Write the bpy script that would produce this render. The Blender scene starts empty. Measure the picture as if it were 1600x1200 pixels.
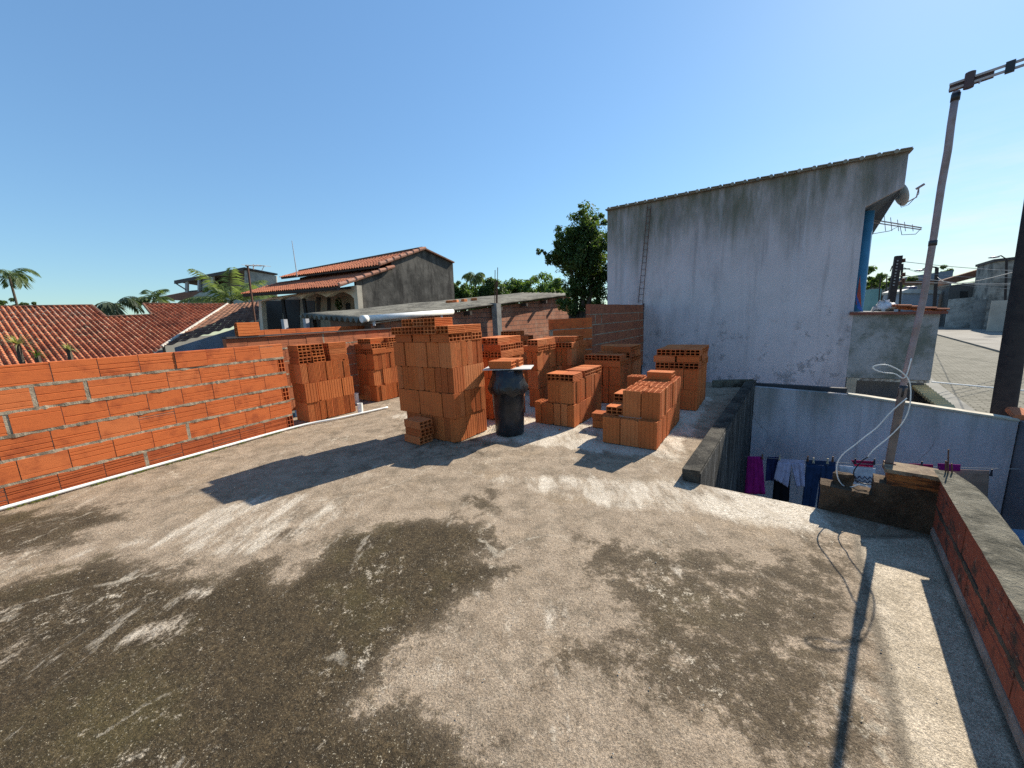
import bpy, bmesh, math, random
import numpy as np
from math import sin, cos, tan, pi, radians, atan2, sqrt, exp
from mathutils import Vector, Matrix, Euler, Quaternion
from mathutils import noise as mnoise
from mathutils.geometry import tessellate_polygon, delaunay_2d_cdt
random.seed(7)
scn = bpy.context.scene
COL = scn.collection

# ------------------------------------------------------------------ camera
F_PX, PITCH, ROLL, CAM_H = 577.0, radians(10.0), radians(2.6), 1.4
Fv = Vector((0, cos(PITCH), -sin(PITCH)))
_U0 = Vector((0, sin(PITCH), cos(PITCH))); _R0 = Vector((1, 0, 0))
Rv = _R0 * cos(ROLL) - _U0 * sin(ROLL)
Uv = _U0 * cos(ROLL) + _R0 * sin(ROLL)
cd = bpy.data.cameras.new('camera'); cam = bpy.data.objects.new('camera', cd); COL.objects.link(cam)
cam.matrix_world = Matrix(((Rv.x, Uv.x, -Fv.x, 0), (Rv.y, Uv.y, -Fv.y, 0), (Rv.z, Uv.z, -Fv.z, CAM_H), (0, 0, 0, 1)))
cd.sensor_fit = 'HORIZONTAL'; cd.sensor_width = 36; cd.lens = F_PX / 1600 * 36
cd.clip_start = 0.02; cd.clip_end = 3000
scn.camera = cam

# ------------------------------------------------------------------ light
SUN_AZ, SUN_EL = radians(48.9), radians(34.6)
sdir = Vector((sin(SUN_AZ) * cos(SUN_EL), cos(SUN_AZ) * cos(SUN_EL), sin(SUN_EL)))
sl = bpy.data.lights.new('sun', 'SUN'); sl.energy = 5.0; sl.angle = radians(0.5); sl.color = (1.0, 0.92, 0.78)
so = bpy.data.objects.new('sun', sl); COL.objects.link(so)
so.rotation_euler = sdir.to_track_quat('Z', 'Y').to_euler(); so.location = (8, 8, 20)
w = bpy.data.worlds.new('World'); scn.world = w; w.use_nodes = True
nt = w.node_tree; nt.nodes.clear()
def wn(t, **k):
    n = nt.nodes.new(t)
    for a, b in k.items(): setattr(n, a, b)
    return n
out = wn('ShaderNodeOutputWorld'); bg = wn('ShaderNodeBackground')
sky = wn('ShaderNodeTexSky'); sky.sky_type = 'NISHITA'; sky.sun_disc = False
sky.sun_elevation = SUN_EL; sky.sun_rotation = SUN_AZ; sky.altitude = 0; sky.air_density = 1.0; sky.dust_density = 0.15; sky.ozone_density = 1.6
bg.inputs['Strength'].default_value = 0.085
tc = wn('ShaderNodeTexCoord'); sep = wn('ShaderNodeSeparateXYZ'); nt.links.new(tc.outputs['Generated'], sep.inputs[0])
mp = wn('ShaderNodeMapping'); mp.inputs['Scale'].default_value = (1.6, 1.6, 9.0); nt.links.new(tc.outputs['Generated'], mp.inputs[0])
nz = wn('ShaderNodeTexNoise'); nz.inputs['Scale'].default_value = 2.2; nz.inputs['Detail'].default_value = 7; nz.inputs['Roughness'].default_value = 0.62
nt.links.new(mp.outputs[0], nz.inputs['Vector'])
def wmap(src, a, b, c, d):
    m = wn('ShaderNodeMapRange'); m.interpolation_type = 'SMOOTHSTEP'
    for i, v in enumerate((a, b, c, d)): m.inputs[i + 1].default_value = v
    nt.links.new(src, m.inputs[0]); return m.outputs[0]
def wmul(a, b):
    m = wn('ShaderNodeMath', operation='MULTIPLY'); nt.links.new(a, m.inputs[0])
    if isinstance(b, float): m.inputs[1].default_value = b
    else: nt.links.new(b, m.inputs[1])
    return m.outputs[0]
low = wmap(sep.outputs['Z'], 0.02, 0.36, 1.0, 0.0)         # thin cloud only low above the horizon
east = wmap(sep.outputs['X'], 0.35, 0.80, 0.0, 1.0)        # and towards the sun side
cl = wmul(wmul(wmap(nz.outputs[0], 0.36, 0.66, 0.25, 1.0), low), wmul(east, 0.85))
mx = wn('ShaderNodeMix', data_type='RGBA'); nt.links.new(cl, mx.inputs[0])
bw = wn('ShaderNodeRGBToBW'); nt.links.new(sky.outputs[0], bw.inputs[0])       # evens out the very bright horizon against the zenith
pw = wn('ShaderNodeMath', operation='POWER'); nt.links.new(bw.outputs[0], pw.inputs[0]); pw.inputs[1].default_value = -0.38
pk = wmul(pw.outputs[0], 1.55)
vs_ = wn('ShaderNodeVectorMath', operation='SCALE'); nt.links.new(sky.outputs[0], vs_.inputs[0]); nt.links.new(pk, vs_.inputs['Scale'])
vt_ = wn('ShaderNodeVectorMath', operation='MULTIPLY'); nt.links.new(vs_.outputs[0], vt_.inputs[0]); vt_.inputs[1].default_value = (0.80, 1.0, 1.07)
nt.links.new(vt_.outputs[0], mx.inputs[6]); mx.inputs[7].default_value = (5.6, 5.9, 6.0, 1)
nt.links.new(mx.outputs[2], bg.inputs['Color']); nt.links.new(bg.outputs[0], out.inputs['Surface'])
scn.view_settings.view_transform = 'Standard'; scn.view_settings.look = 'None'
scn.view_settings.exposure = 0.92; scn.view_settings.gamma = 1.0; scn.view_settings.use_curve_mapping = False
scn.cycles.max_bounces = 6; scn.cycles.diffuse_bounces = 3; scn.cycles.glossy_bounces = 2
scn.cycles.transmission_bounces = 2; scn.cycles.use_denoising = False

# ------------------------------------------------------------------ from measured image points to places in the world
def ray(x, y): return Fv + Rv * ((x - 800) / F_PX) - Uv * ((y - 600) / F_PX)
CAM = Vector((0, 0, CAM_H))
def G(x, y, z=0.0):
    d = ray(x, y); return CAM + d * ((z - CAM_H) / d.z)
def PY(x, y, Y):
    d = ray(x, y); return CAM + d * (Y / d.y)
def PL(x, y, p0, az):                      # on the vertical plane through p0 that runs along azimuth az (degrees)
    a = radians(az); n = Vector((cos(a), -sin(a), 0)); d = ray(x, y)
    return CAM + d * ((Vector(p0) - CAM).dot(n) / d.dot(n))
def AZ(a): a = radians(a); return Vector((sin(a), cos(a), 0))
ZU = Vector((0, 0, 1))
ST_Z = -2.4                                 # street level below the roof slab (slab is z = 0)

# ------------------------------------------------------------------ meshes
class MB:
    def __init__(s): s.v = []; s.f = []; s.m = []; s.t = []; s.cur = 0.5; s.mi = 0
    def add(s, vs, fs):
        o = len(s.v); s.v += [tuple(p) for p in vs]; s.t += [s.cur] * len(vs)
        s.f += [tuple(i + o for i in f) for f in fs]; s.m += [s.mi] * len(fs)
    def frame(s, c, X, Y, Z, sx, sy, sz):    # box: centre, unit axes, full sizes
        vs = [c + X * (a * sx / 2) + Y * (b * sy / 2) + Z * (d * sz / 2) for a in (-1, 1) for b in (-1, 1) for d in (-1, 1)]
        s.add(vs, [(0, 1, 3, 2), (4, 6, 7, 5), (0, 4, 5, 1), (2, 3, 7, 6), (0, 2, 6, 4), (1, 5, 7, 3)])
    def box(s, c, size, az=None, X=None):
        X = AZ(az) if az is not None else (X or Vector((1, 0, 0))); X = X.normalized()
        s.frame(Vector(c), X, ZU.cross(X).normalized(), ZU, *size)
    def bar(s, a, b, w_, h_, up=ZU):
        a = Vector(a); b = Vector(b); X = (b - a); L = X.length; X = X / L
        if abs(X.dot(up)) > .98: up = Vector((0, 1, 0))
        Y = up.cross(X).normalized(); s.frame((a + b) / 2, X, Y, X.cross(Y), L, w_, h_)
    def slab(s, pts, vec):                   # polygon extruded by vec
        pts = [Vector(p) for p in pts]; n = len(pts); q = [p + vec for p in pts]
        s.add(pts + q, [tuple(range(n))[::-1], tuple(range(n, 2 * n))] + [(i, (i + 1) % n, (i + 1) % n + n, i + n) for i in range(n)])
    def tube(s, pts, r, n=8, cap=True, hollow=False):
        pts = [Vector(p) for p in pts]; rs = r if isinstance(r, (list, tuple)) else [r] * len(pts)
        vs = []; prev = None
        for i, p in enumerate(pts):
            t = (pts[min(i + 1, len(pts) - 1)] - pts[max(i - 1, 0)]).normalized()
            if prev is None:
                a = Vector((0, 0, 1)) if abs(t.z) < .9 else Vector((1, 0, 0)); prev = t.cross(a).normalized()
            else:
                prev = (prev - t * prev.dot(t)).normalized()
            b = t.cross(prev)
            vs += [p + (prev * cos(2 * pi * k / n) + b * sin(2 * pi * k / n)) * rs[i] for k in range(n)]
        fs = [(i * n + k, i * n + (k + 1) % n, (i + 1) * n + (k + 1) % n, (i + 1) * n + k) for i in range(len(pts) - 1) for k in range(n)]
        if cap and not hollow: fs += [tuple(range(n))[::-1], tuple(range((len(pts) - 1) * n, len(pts) * n))]
        s.add(vs, fs)
    def lathe(s, prof, c=(0, 0, 0), n=32):
        c = Vector(c); vs = [c + Vector((r * cos(2 * pi * k / n), r * sin(2 * pi * k / n), z)) for r, z in prof for k in range(n)]
        s.add(vs, [(i * n + k, i * n + (k + 1) % n, (i + 1) * n + (k + 1) % n, (i + 1) * n + k) for i in range(len(prof) - 1) for k in range(n)])
    def build(s, name, mat, parent=None, smooth=False, origin=None):
        me = bpy.data.meshes.new(name); o = Vector(origin) if origin is not None else Vector((0, 0, 0))
        if parent is not None: o = WLOC.get(parent.name, Vector((0, 0, 0)))
        me.from_pydata([(a - o.x, b - o.y, c - o.z) for a, b, c in s.v], [], s.f)
        for m in (mat if isinstance(mat, (list, tuple)) else [mat]): me.materials.append(m)
        me.polygons.foreach_set('material_index', s.m)
        at = me.attributes.new('tint', 'FLOAT', 'POINT'); at.data.foreach_set('value', s.t)
        if smooth: me.polygons.foreach_set('use_smooth', [True] * len(me.polygons))
        me.update()
        ob = bpy.data.objects.new(name, me); COL.objects.link(ob)
        if parent is not None: ob.parent = parent
        else: ob.location = o
        WLOC[ob.name] = o
        return ob
WLOC = {}
def tag(o, label=None, cat=None, group=None, kind=None):
    if label: o['label'] = label
    if cat: o['category'] = cat
    if group: o['group'] = group
    if kind: o['kind'] = kind
    return o
def thing(name, loc, label, cat, group=None):
    o = bpy.data.objects.new(name, None); COL.objects.link(o); o.location = loc; o.empty_display_size = .1
    WLOC[o.name] = Vector(loc); return tag(o, label, cat, group)
def bevel(o, wd=.004, seg=2):
    m = o.modifiers.new('bevel', 'BEVEL'); m.width = wd; m.segments = seg; m.limit_method = 'ANGLE'; return o

# ------------------------------------------------------------------ materials
class M:
    def __init__(s, name, rough=.9, spec=.25):
        s.m = bpy.data.materials.new(name); s.m.use_nodes = True; s.t = s.m.node_tree
        s.b = s.t.nodes['Principled BSDF']; s.b.inputs['Roughness'].default_value = rough
        s.b.inputs['Specular IOR Level'].default_value = spec
        s.tc = s.t.nodes.new('ShaderNodeTexCoord')
    def n(s, t, **k):
        x = s.t.nodes.new(t)
        for a, b in k.items(): setattr(x, a, b)
        return x
    def L(s, a, b): s.t.links.new(a, b)
    def put(s, v, sock):
        if hasattr(v, 'is_output') or isinstance(v, bpy.types.NodeSocket): s.L(v, sock)
        elif isinstance(v, (tuple, list)) and len(v) == 3 and sock.type == 'RGBA': sock.default_value = (*v, 1)
        else: sock.default_value = v
    def coord(s, scale=(1, 1, 1), kind='Object', rot=(0, 0, 0)):
        m = s.n('ShaderNodeMapping'); m.inputs['Scale'].default_value = scale; m.inputs['Rotation'].default_value = rot
        s.L(s.tc.outputs[kind], m.inputs[0]); return m.outputs[0]
    def noise(s, vec, scale, detail=5, rough=.6, dist=0):
        x = s.n('ShaderNodeTexNoise'); s.L(vec, x.inputs['Vector']); x.inputs['Scale'].default_value = scale
        x.inputs['Detail'].default_value = detail; x.inputs['Roughness'].default_value = rough; x.inputs['Distortion'].default_value = dist
        return x.outputs[0]
    def vor(s, vec, scale, feature='F1', outp=0, rnd=1.0):
        x = s.n('ShaderNodeTexVoronoi'); x.feature = feature; s.L(vec, x.inputs['Vector']); x.inputs['Scale'].default_value = scale
        x.inputs['Randomness'].default_value = rnd
        return x.outputs[outp]
    def rng(s, v, a, b, c=0., d=1., smooth=True):
        x = s.n('ShaderNodeMapRange'); x.interpolation_type = 'SMOOTHSTEP' if smooth else 'LINEAR'
        s.L(v, x.inputs[0])
        for i, q in enumerate((a, b, c, d)): x.inputs[i + 1].default_value = q
        return x.outputs[0]
    def math(s, op, a, b=None, clamp=False):
        x = s.n('ShaderNodeMath', operation=op); x.use_clamp = clamp; s.put(a, x.inputs[0])
        if b is not None: s.put(b, x.inputs[1])
        return x.outputs[0]
    def mix(s, f, a, b, blend='MIX'):
        x = s.n('ShaderNodeMix', data_type='RGBA'); x.blend_type = blend
        s.put(f, x.inputs[0]); s.put(a, x.inputs[6]); s.put(b, x.inputs[7]); return x.outputs[2]
    def attr(s, name, outp='Fac'):
        x = s.n('ShaderNodeAttribute'); x.attribute_name = name; return x.outputs[outp]
    def rand(s): return s.n('ShaderNodeObjectInfo').outputs['Random']
    def sepx(s, vec, i):
        x = s.n('ShaderNodeSeparateXYZ'); s.L(vec, x.inputs[0]); return x.outputs[i]
    def color(s, c): s.put(c, s.b.inputs['Base Color']); return s
    def bump(s, h, dist=.003, strength=1.0):
        x = s.n('ShaderNodeBump'); x.inputs['Distance'].default_value = dist; x.inputs['Strength'].default_value = strength
        s.L(h, x.inputs['Height']); s.L(x.outputs[0], s.b.inputs['Normal']); return s
def plain(name, c, rough=.6, var=.12, scale=6, bump=0, metal=0, spec=.3, c2=None):
    m = M(name, rough, spec); v = m.coord(); n = m.noise(v, scale)
    c2 = c2 or tuple(x * .6 for x in c)
    m.color(m.mix(m.rng(n, .35, .75, 0, min(1, var * 4)), c, c2)); m.b.inputs['Metallic'].default_value = metal
    if bump: m.bump(m.noise(v, scale * 6), bump)
    return m.m

# fired clay: colour differs from brick to brick, darker flame marks, drawn-out scoring along the length
def clay(name, tintattr=False, base=(.52, .150, .042), dark=(.33, .082, .026), pale=(.55, .20, .075)):
    m = M(name, .88, .2); v = m.coord()
    r = m.attr('tint') if tintattr else m.rand()
    c = m.mix(m.rng(r, 0, .5, .6, 0), base, dark); c = m.mix(m.rng(r, .62, 1, 0, .75), c, pale)
    o = m.n('ShaderNodeVectorMath', operation='ADD'); m.L(v, o.inputs[0])
    cmb = m.n('ShaderNodeCombineXYZ'); sc = m.math('MULTIPLY', r, 37.0)
    for i in range(3): m.L(sc, cmb.inputs[i])
    m.L(cmb.outputs[0], o.inputs[1]); vv = o.outputs[0]
    big = m.noise(vv, 6, 4); c = m.mix(m.rng(big, .46, .74, 0, .7 if tintattr else .4), c, dark)
    mp_ = m.n('ShaderNodeMapping'); m.L(vv, mp_.inputs[0])
    mp_.inputs['Scale'].default_value = (1, 1, .05) if not tintattr else (.06, .06, 1)
    st = m.noise(mp_.outputs[0], 190, 3, .7)
    c = m.mix(m.rng(st, .45, .75, 0, .30), c, dark)
    fine = m.noise(vv, 240, 2); c = m.mix(m.rng(fine, .55, .8, 0, .25), c, pale)
    m.color(c); h = m.math('ADD', st, m.math('MULTIPLY', fine, .5)); m.bump(h, .0016)
    return m.m
BRICK = clay('brick_clay')
WBRICK = clay('wall_brick_clay', True, base=(.50, .125, .036), dark=(.22, .045, .018), pale=(.54, .17, .06))
def mortar(name, a=(.36, .32, .27), b=(.17, .15, .12)):
    m = M(name, .95, .1); v = m.coord(); n = m.noise(v, 14, 6); m.color(m.mix(m.rng(n, .4, .65), a, b))
    m.bump(m.noise(v, 90, 5), .006); return m.m
MORTAR = mortar('mortar', (.34, .28, .205), (.17, .135, .098))

# old mossy brick of the parapet
m = M('old_brick', .92, .15); v = m.coord(); t = m.attr('tint')
c = m.mix(t, (.19, .055, .034), (.30, .085, .047)); n = m.noise(v, 7, 7, .7)
c = m.mix(m.rng(n, .5, .66), c, (.05, .04, .032)); m.color(m.mix(m.rng(m.noise(v, 40, 3), .6, .75, 0, .6), c, (.36, .27, .2)))
m.bump(m.noise(v, 60, 6), .006); OLDBRICK = m.m
def concrete(name, a, b, c3, sc=3.0, bmp=.008, streak=False):
    m = M(name, .95, .15); v = m.coord()
    n1 = m.noise(v, sc, 8, .68); n2 = m.noise(v, sc * 9, 5, .7)
    c = m.mix(m.rng(n1, .38, .64), a, b); c = m.mix(m.rng(n2, .55, .75, 0, .7), c, c3)
    if streak:
        wob = m.n('ShaderNodeVectorMath', operation='ADD'); m.L(m.coord((1, 1, .12)), wob.inputs[0]); wsc = m.n('ShaderNodeVectorMath', operation='SCALE'); wnn = m.n('ShaderNodeTexNoise'); m.L(v, wnn.inputs['Vector']); wnn.inputs['Scale'].default_value = 4; m.L(wnn.outputs['Color'], wsc.inputs[0]); wsc.inputs['Scale'].default_value = .10; m.L(wsc.outputs[0], wob.inputs[1])
        s2 = m.noise(wob.outputs[0], 9, 8, .75); c = m.mix(m.rng(s2, .40, .60, 0, .92), c, tuple(x * .25 for x in b))
        s3 = m.noise(m.coord((1.3, 1.3, .05)), 17, 4, .7); c = m.mix(m.rng(s3, .58, .7, 0, .8), c, (.42, .40, .38))
    sp = m.vor(v, sc * 40); c = m.mix(m.rng(sp, .05, .16, .5, 0), c, (.5, .46, .4))
    m.color(c); m.bump(m.math('ADD', n2, m.math('MULTIPLY', m.noise(v, 110, 4), .5)), bmp); return m.m
MOSSCAP = concrete('mossy_concrete', (.16, .145, .11), (.045, .042, .03), (.30, .28, .225), 5, .016)
STUBCON = concrete('rough_block_concrete', (.115, .078, .050), (.05, .034, .022), (.19, .14, .095), 5, .014)
DRIPWALL = concrete('drip_stained_plaster', (.085, .082, .078), (.05, .048, .044), (.14, .14, .135), 3, .004, True)

# white house wall: dirt runs, algae under the verge, cracks and flaked patches
def housewall(name, top=3.57, white=(.60, .53, .545)):
    m = M(name, .9, .2); v = m.coord(); z = m.sepx(v, 2)
    c = m.mix(m.rng(m.noise(v, 1.1, 5), .35, .7, 0, .5), white, tuple(x * .78 for x in white))
    runs = m.noise(m.coord((1, 1, .07)), 2.2, 8, .66); run2 = m.noise(m.coord((1, 1, .07)), 4.2, 8, .66)
    zz = m.math('ADD', z, m.math('MULTIPLY', m.math('SUBTRACT', runs, .5), 2.3))
    zz = m.math('ADD', zz, m.math('MULTIPLY', m.math('SUBTRACT', m.noise(v, .9, 4), .5), .9))
    alg = m.math('MULTIPLY', m.rng(zz, top - 1.7, top - .1), m.rng(m.noise(m.coord((1, 1, .22)), 2.3, 7, .7), .3, .62, .45, 1))
    c = m.mix(m.math('MULTIPLY', alg, .95), c, (.115, .115, .075))
    run3 = m.noise(m.coord((1, 1, .05)), 3.4, 7, .7)
    c = m.mix(m.math('MULTIPLY', m.rng(run3, .54, .78), m.rng(z, top - 3.4, top - 1.0, .25, .75)), c, (.62, .60, .66))
    c = m.mix(m.math('MULTIPLY', m.rng(run2, .50, .78), m.rng(z, top - 3.2, top - .6, .25, .8)), c, (.16, .145, .14))
    c = m.mix(m.rng(m.noise(m.coord((1, 1, .3)), 1.3, 8, .72), .48, .70, 0, .5), c, (.22, .20, .21))
    low = m.math('MULTIPLY', m.rng(z, top - 3.35, top - 2.55, 1, 0), m.rng(m.noise(v, 3.2, 9, .75), .55, .63))
    c = m.mix(m.math('MULTIPLY', low, .65), c, (.22, .21, .215))
    wv = m.n('ShaderNodeVectorMath', operation='ADD'); m.L(v, wv.inputs[0])
    nn = m.n('ShaderNodeTexNoise'); m.L(v, nn.inputs['Vector']); nn.inputs['Scale'].default_value = 4; nn.inputs['Detail'].default_value = 5
    sc_ = m.n('ShaderNodeVectorMath', operation='SCALE'); m.L(nn.outputs['Color'], sc_.inputs[0]); sc_.inputs['Scale'].default_value = .5; m.L(sc_.outputs[0], wv.inputs[1])
    ck = m.vor(wv.outputs[0], .55, 'DISTANCE_TO_EDGE'); c = m.mix(m.math('MULTIPLY', m.rng(ck, .002, .006, .5, 0), m.rng(m.noise(v, .7, 2), .58, .66)), c, (.1, .09, .09))
    m.color(c); m.bump(m.math('ADD', m.noise(v, 26, 6), m.math('MULTIPLY', low, .6)), .006); return m.m
HOUSE = housewall('weathered_white_wall', 4.0)
YARDW = housewall('dirty_white_yard_wall', .75, (.56, .53, .56))
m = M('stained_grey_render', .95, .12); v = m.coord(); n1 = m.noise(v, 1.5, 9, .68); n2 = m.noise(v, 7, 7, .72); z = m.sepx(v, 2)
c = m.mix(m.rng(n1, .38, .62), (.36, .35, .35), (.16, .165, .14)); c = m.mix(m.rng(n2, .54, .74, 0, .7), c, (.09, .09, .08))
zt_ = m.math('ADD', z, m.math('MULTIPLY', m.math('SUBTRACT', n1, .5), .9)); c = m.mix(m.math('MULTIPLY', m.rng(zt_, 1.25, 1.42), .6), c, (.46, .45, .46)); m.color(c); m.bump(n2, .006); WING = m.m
m = M('black_mould_render', .95, .1); v = m.coord(); n1 = m.noise(v, .8, 9, .72); n2 = m.noise(m.coord((1, 1, .22)), 2.4, 8, .75); n3 = m.noise(v, 7, 7, .75)
c = m.mix(m.rng(n1, .36, .66), (.14, .13, .115), (.055, .052, .047)); c = m.mix(m.rng(n2, .44, .66, 0, .85), c, (.030, .028, .026)); c = m.mix(m.rng(n3, .58, .74, 0, .5), c, (.20, .19, .17))
c = m.mix(m.rng(m.noise(m.coord((1, 1, .05)), 4, 6, .75), .56, .72, 0, .4), c, (.03, .028, .026)); m.color(c); m.bump(n3, .01); GABLE = m.m
CREAM = plain('cream_wall', (.62, .54, .42), .9, .2, 2, .003)
GREYW = plain('pale_grey_wall', (.40, .41, .40), .9, .25, 1.2, .004)
DARKIN = plain('dark_interior', (.035, .033, .033), .9)
WOODD = plain('dark_timber', (.06, .045, .035), .8, .2, 8, .002)
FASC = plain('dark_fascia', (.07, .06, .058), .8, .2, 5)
BLUEP = plain('blue_painted_column', (.05, .20, .34), .6, .15, 4)
PVC = plain('white_pvc', (.78, .77, .73), .45, .12, 5, spec=.4, c2=(.55, .52, .46))
STEEL = plain('weathered_galvanised', (.30, .24, .25), .55, .2, 14, .001, .2, c2=(.20, .13, .10))
ALU = plain('dull_aluminium', (.42, .37, .36), .5, .2, 10, 0, .2)
RUST = plain('rusty_steel', (.12, .055, .035), .8, .2, 20, .001)
BLACKP = M('black_plastic', .42, .45); BLACKP.color(BLACKP.mix(BLACKP.rng(BLACKP.noise(BLACKP.coord(), 9), .4, .7), (.013, .013, .016), (.03, .03, .036))); BLACKP = BLACKP.m
BAGP = M('black_bag_plastic', .3, .5); BAGP.color((.010, .010, .012)); BAGP.bump(BAGP.noise(BAGP.coord((1, 1, .5)), 16, 5), .02); BAGP = BAGP.m
CABW = plain('white_cable', (.72, .70, .66), .5); CABK = plain('black_cable', (.015, .015, .018), .5)
POLE = plain('dark_timber_pole', (.045, .036, .034), .9, .2, 9, .004, c2=(.022, .018, .02))
BOARD = plain('pale_board', (.55, .53, .49), .7, .15, 6)

def tiles_mat(name, a, b, c3, moss=.4):
    m = M(name, .9, .15); v = m.coord(); t = m.attr('tint')
    c = m.mix(t, a, b); n = m.noise(v, 1.3, 7, .7); c = m.mix(m.rng(n, .45, .68, 0, moss), c, c3)
    n2 = m.noise(v, 22, 4, .7); c = m.mix(m.rng(n2, .55, .72, 0, .5), c, c3); m.color(c); m.bump(m.noise(v, 60, 4), .004); return m.m
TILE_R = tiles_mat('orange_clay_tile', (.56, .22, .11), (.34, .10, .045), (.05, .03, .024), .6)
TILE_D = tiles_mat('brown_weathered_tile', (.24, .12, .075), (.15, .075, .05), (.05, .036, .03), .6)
TILE_H = tiles_mat('terracotta_house_tile', (.42, .155, .08), (.33, .11, .06), (.08, .05, .04), .35)
ASB = concrete('fibre_cement_sheet', (.19, .18, .15), (.085, .08, .068), (.29, .275, .235), 1.6, .006)

def leafmat(name, a, b, trans=.35):
    m = M(name, .6, .3); t = m.attr('tint'); m.color(m.mix(t, a, b))
    tr = m.n('ShaderNodeBsdfTranslucent'); tr.inputs[0].default_value = (b[0] * 1.6, b[1] * 1.7, b[2] * .8, 1)
    ms = m.n('ShaderNodeMixShader'); ms.inputs[0].default_value = trans
    o = [x for x in m.t.nodes if x.type == 'OUTPUT_MATERIAL'][0]
    m.L(m.b.outputs[0], ms.inputs[1]); m.L(tr.outputs[0], ms.inputs[2]); m.L(ms.outputs[0], o.inputs['Surface']); return m.m
LEAF = leafmat('broad_leaf', (.022, .042, .012), (.085, .13, .034))
LEAF2 = leafmat('bright_leaf', (.035, .075, .018), (.11, .17, .04))
PALML = leafmat('palm_leaf', (.045, .075, .028), (.12, .16, .07))
DRYL = leafmat('dry_grass_leaf', (.16, .16, .07), (.34, .31, .15))
BARK = plain('bark', (.09, .07, .052), .95, .25, 12, .01)

# ------------------------------------------------------------------ roof slab (the ground of the picture)
LW0, LW1 = G(0, 797), G(460, 668)                 # foot of the left wall
LWD = (LW1 - LW0).normalized(); LWN = Vector((LWD.y, -LWD.x, 0))   # normal towards the slab
LWAZ = math.degrees(atan2(LWD.x, LWD.y))
D1, D2 = 34.6, 124.6                               # the two directions everything is laid out on
LP0, LP1 = G(1092, 755), G(1178, 604)              # outer foot of the low parapet
BL0, BL1 = G(1278, 793), G(1455, 835)              # foot of the stub wall
RP0, RP1 = G(1455, 835), G(1592, 1168)             # foot of the right parapet, inner face
RPD = (RP1 - RP0).normalized()
HP = Vector((4.35, 6.85, 0)) * 1.275                # on the facade of the white house
BACK1 = LW0 - LWD * 5.2; BACK2 = RP1 + RPD * 2.2
LWE = LW1 + LWD * 5.3
slab_poly = [BACK1 - LWN * .1, LW1 - LWN * .1, LW1 - LWN * .66, LWE - LWN * .66 - LWD * .6, Vector((2.2, 8.35, 0)), LP1 + Vector((.12, .2, 0)), LP0, BL0, BL1, BACK2]
def sd_poly(pts, X, Y):
    P = np.array([(p[0], p[1]) for p in pts]); n = len(P); d = np.full(X.shape, 1e9); s = np.ones(X.shape)
    j = n - 1
    for i in range(n):
        ex, ey = P[j, 0] - P[i, 0], P[j, 1] - P[i, 1]; wx, wy = X - P[i, 0], Y - P[i, 1]
        t_ = np.clip((wx * ex + wy * ey) / (ex * ex + ey * ey + 1e-12), 0, 1)
        d = np.minimum(d, (wx - ex * t_) ** 2 + (wy - ey * t_) ** 2)
        c1 = Y >= P[i, 1]; c2 = Y < P[j, 1]; c3 = ex * wy > ey * wx
        s = np.where((c1 & c2 & c3) | (~c1 & ~c2 & ~c3), -s, s); j = i
    return s * np.sqrt(d)
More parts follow.
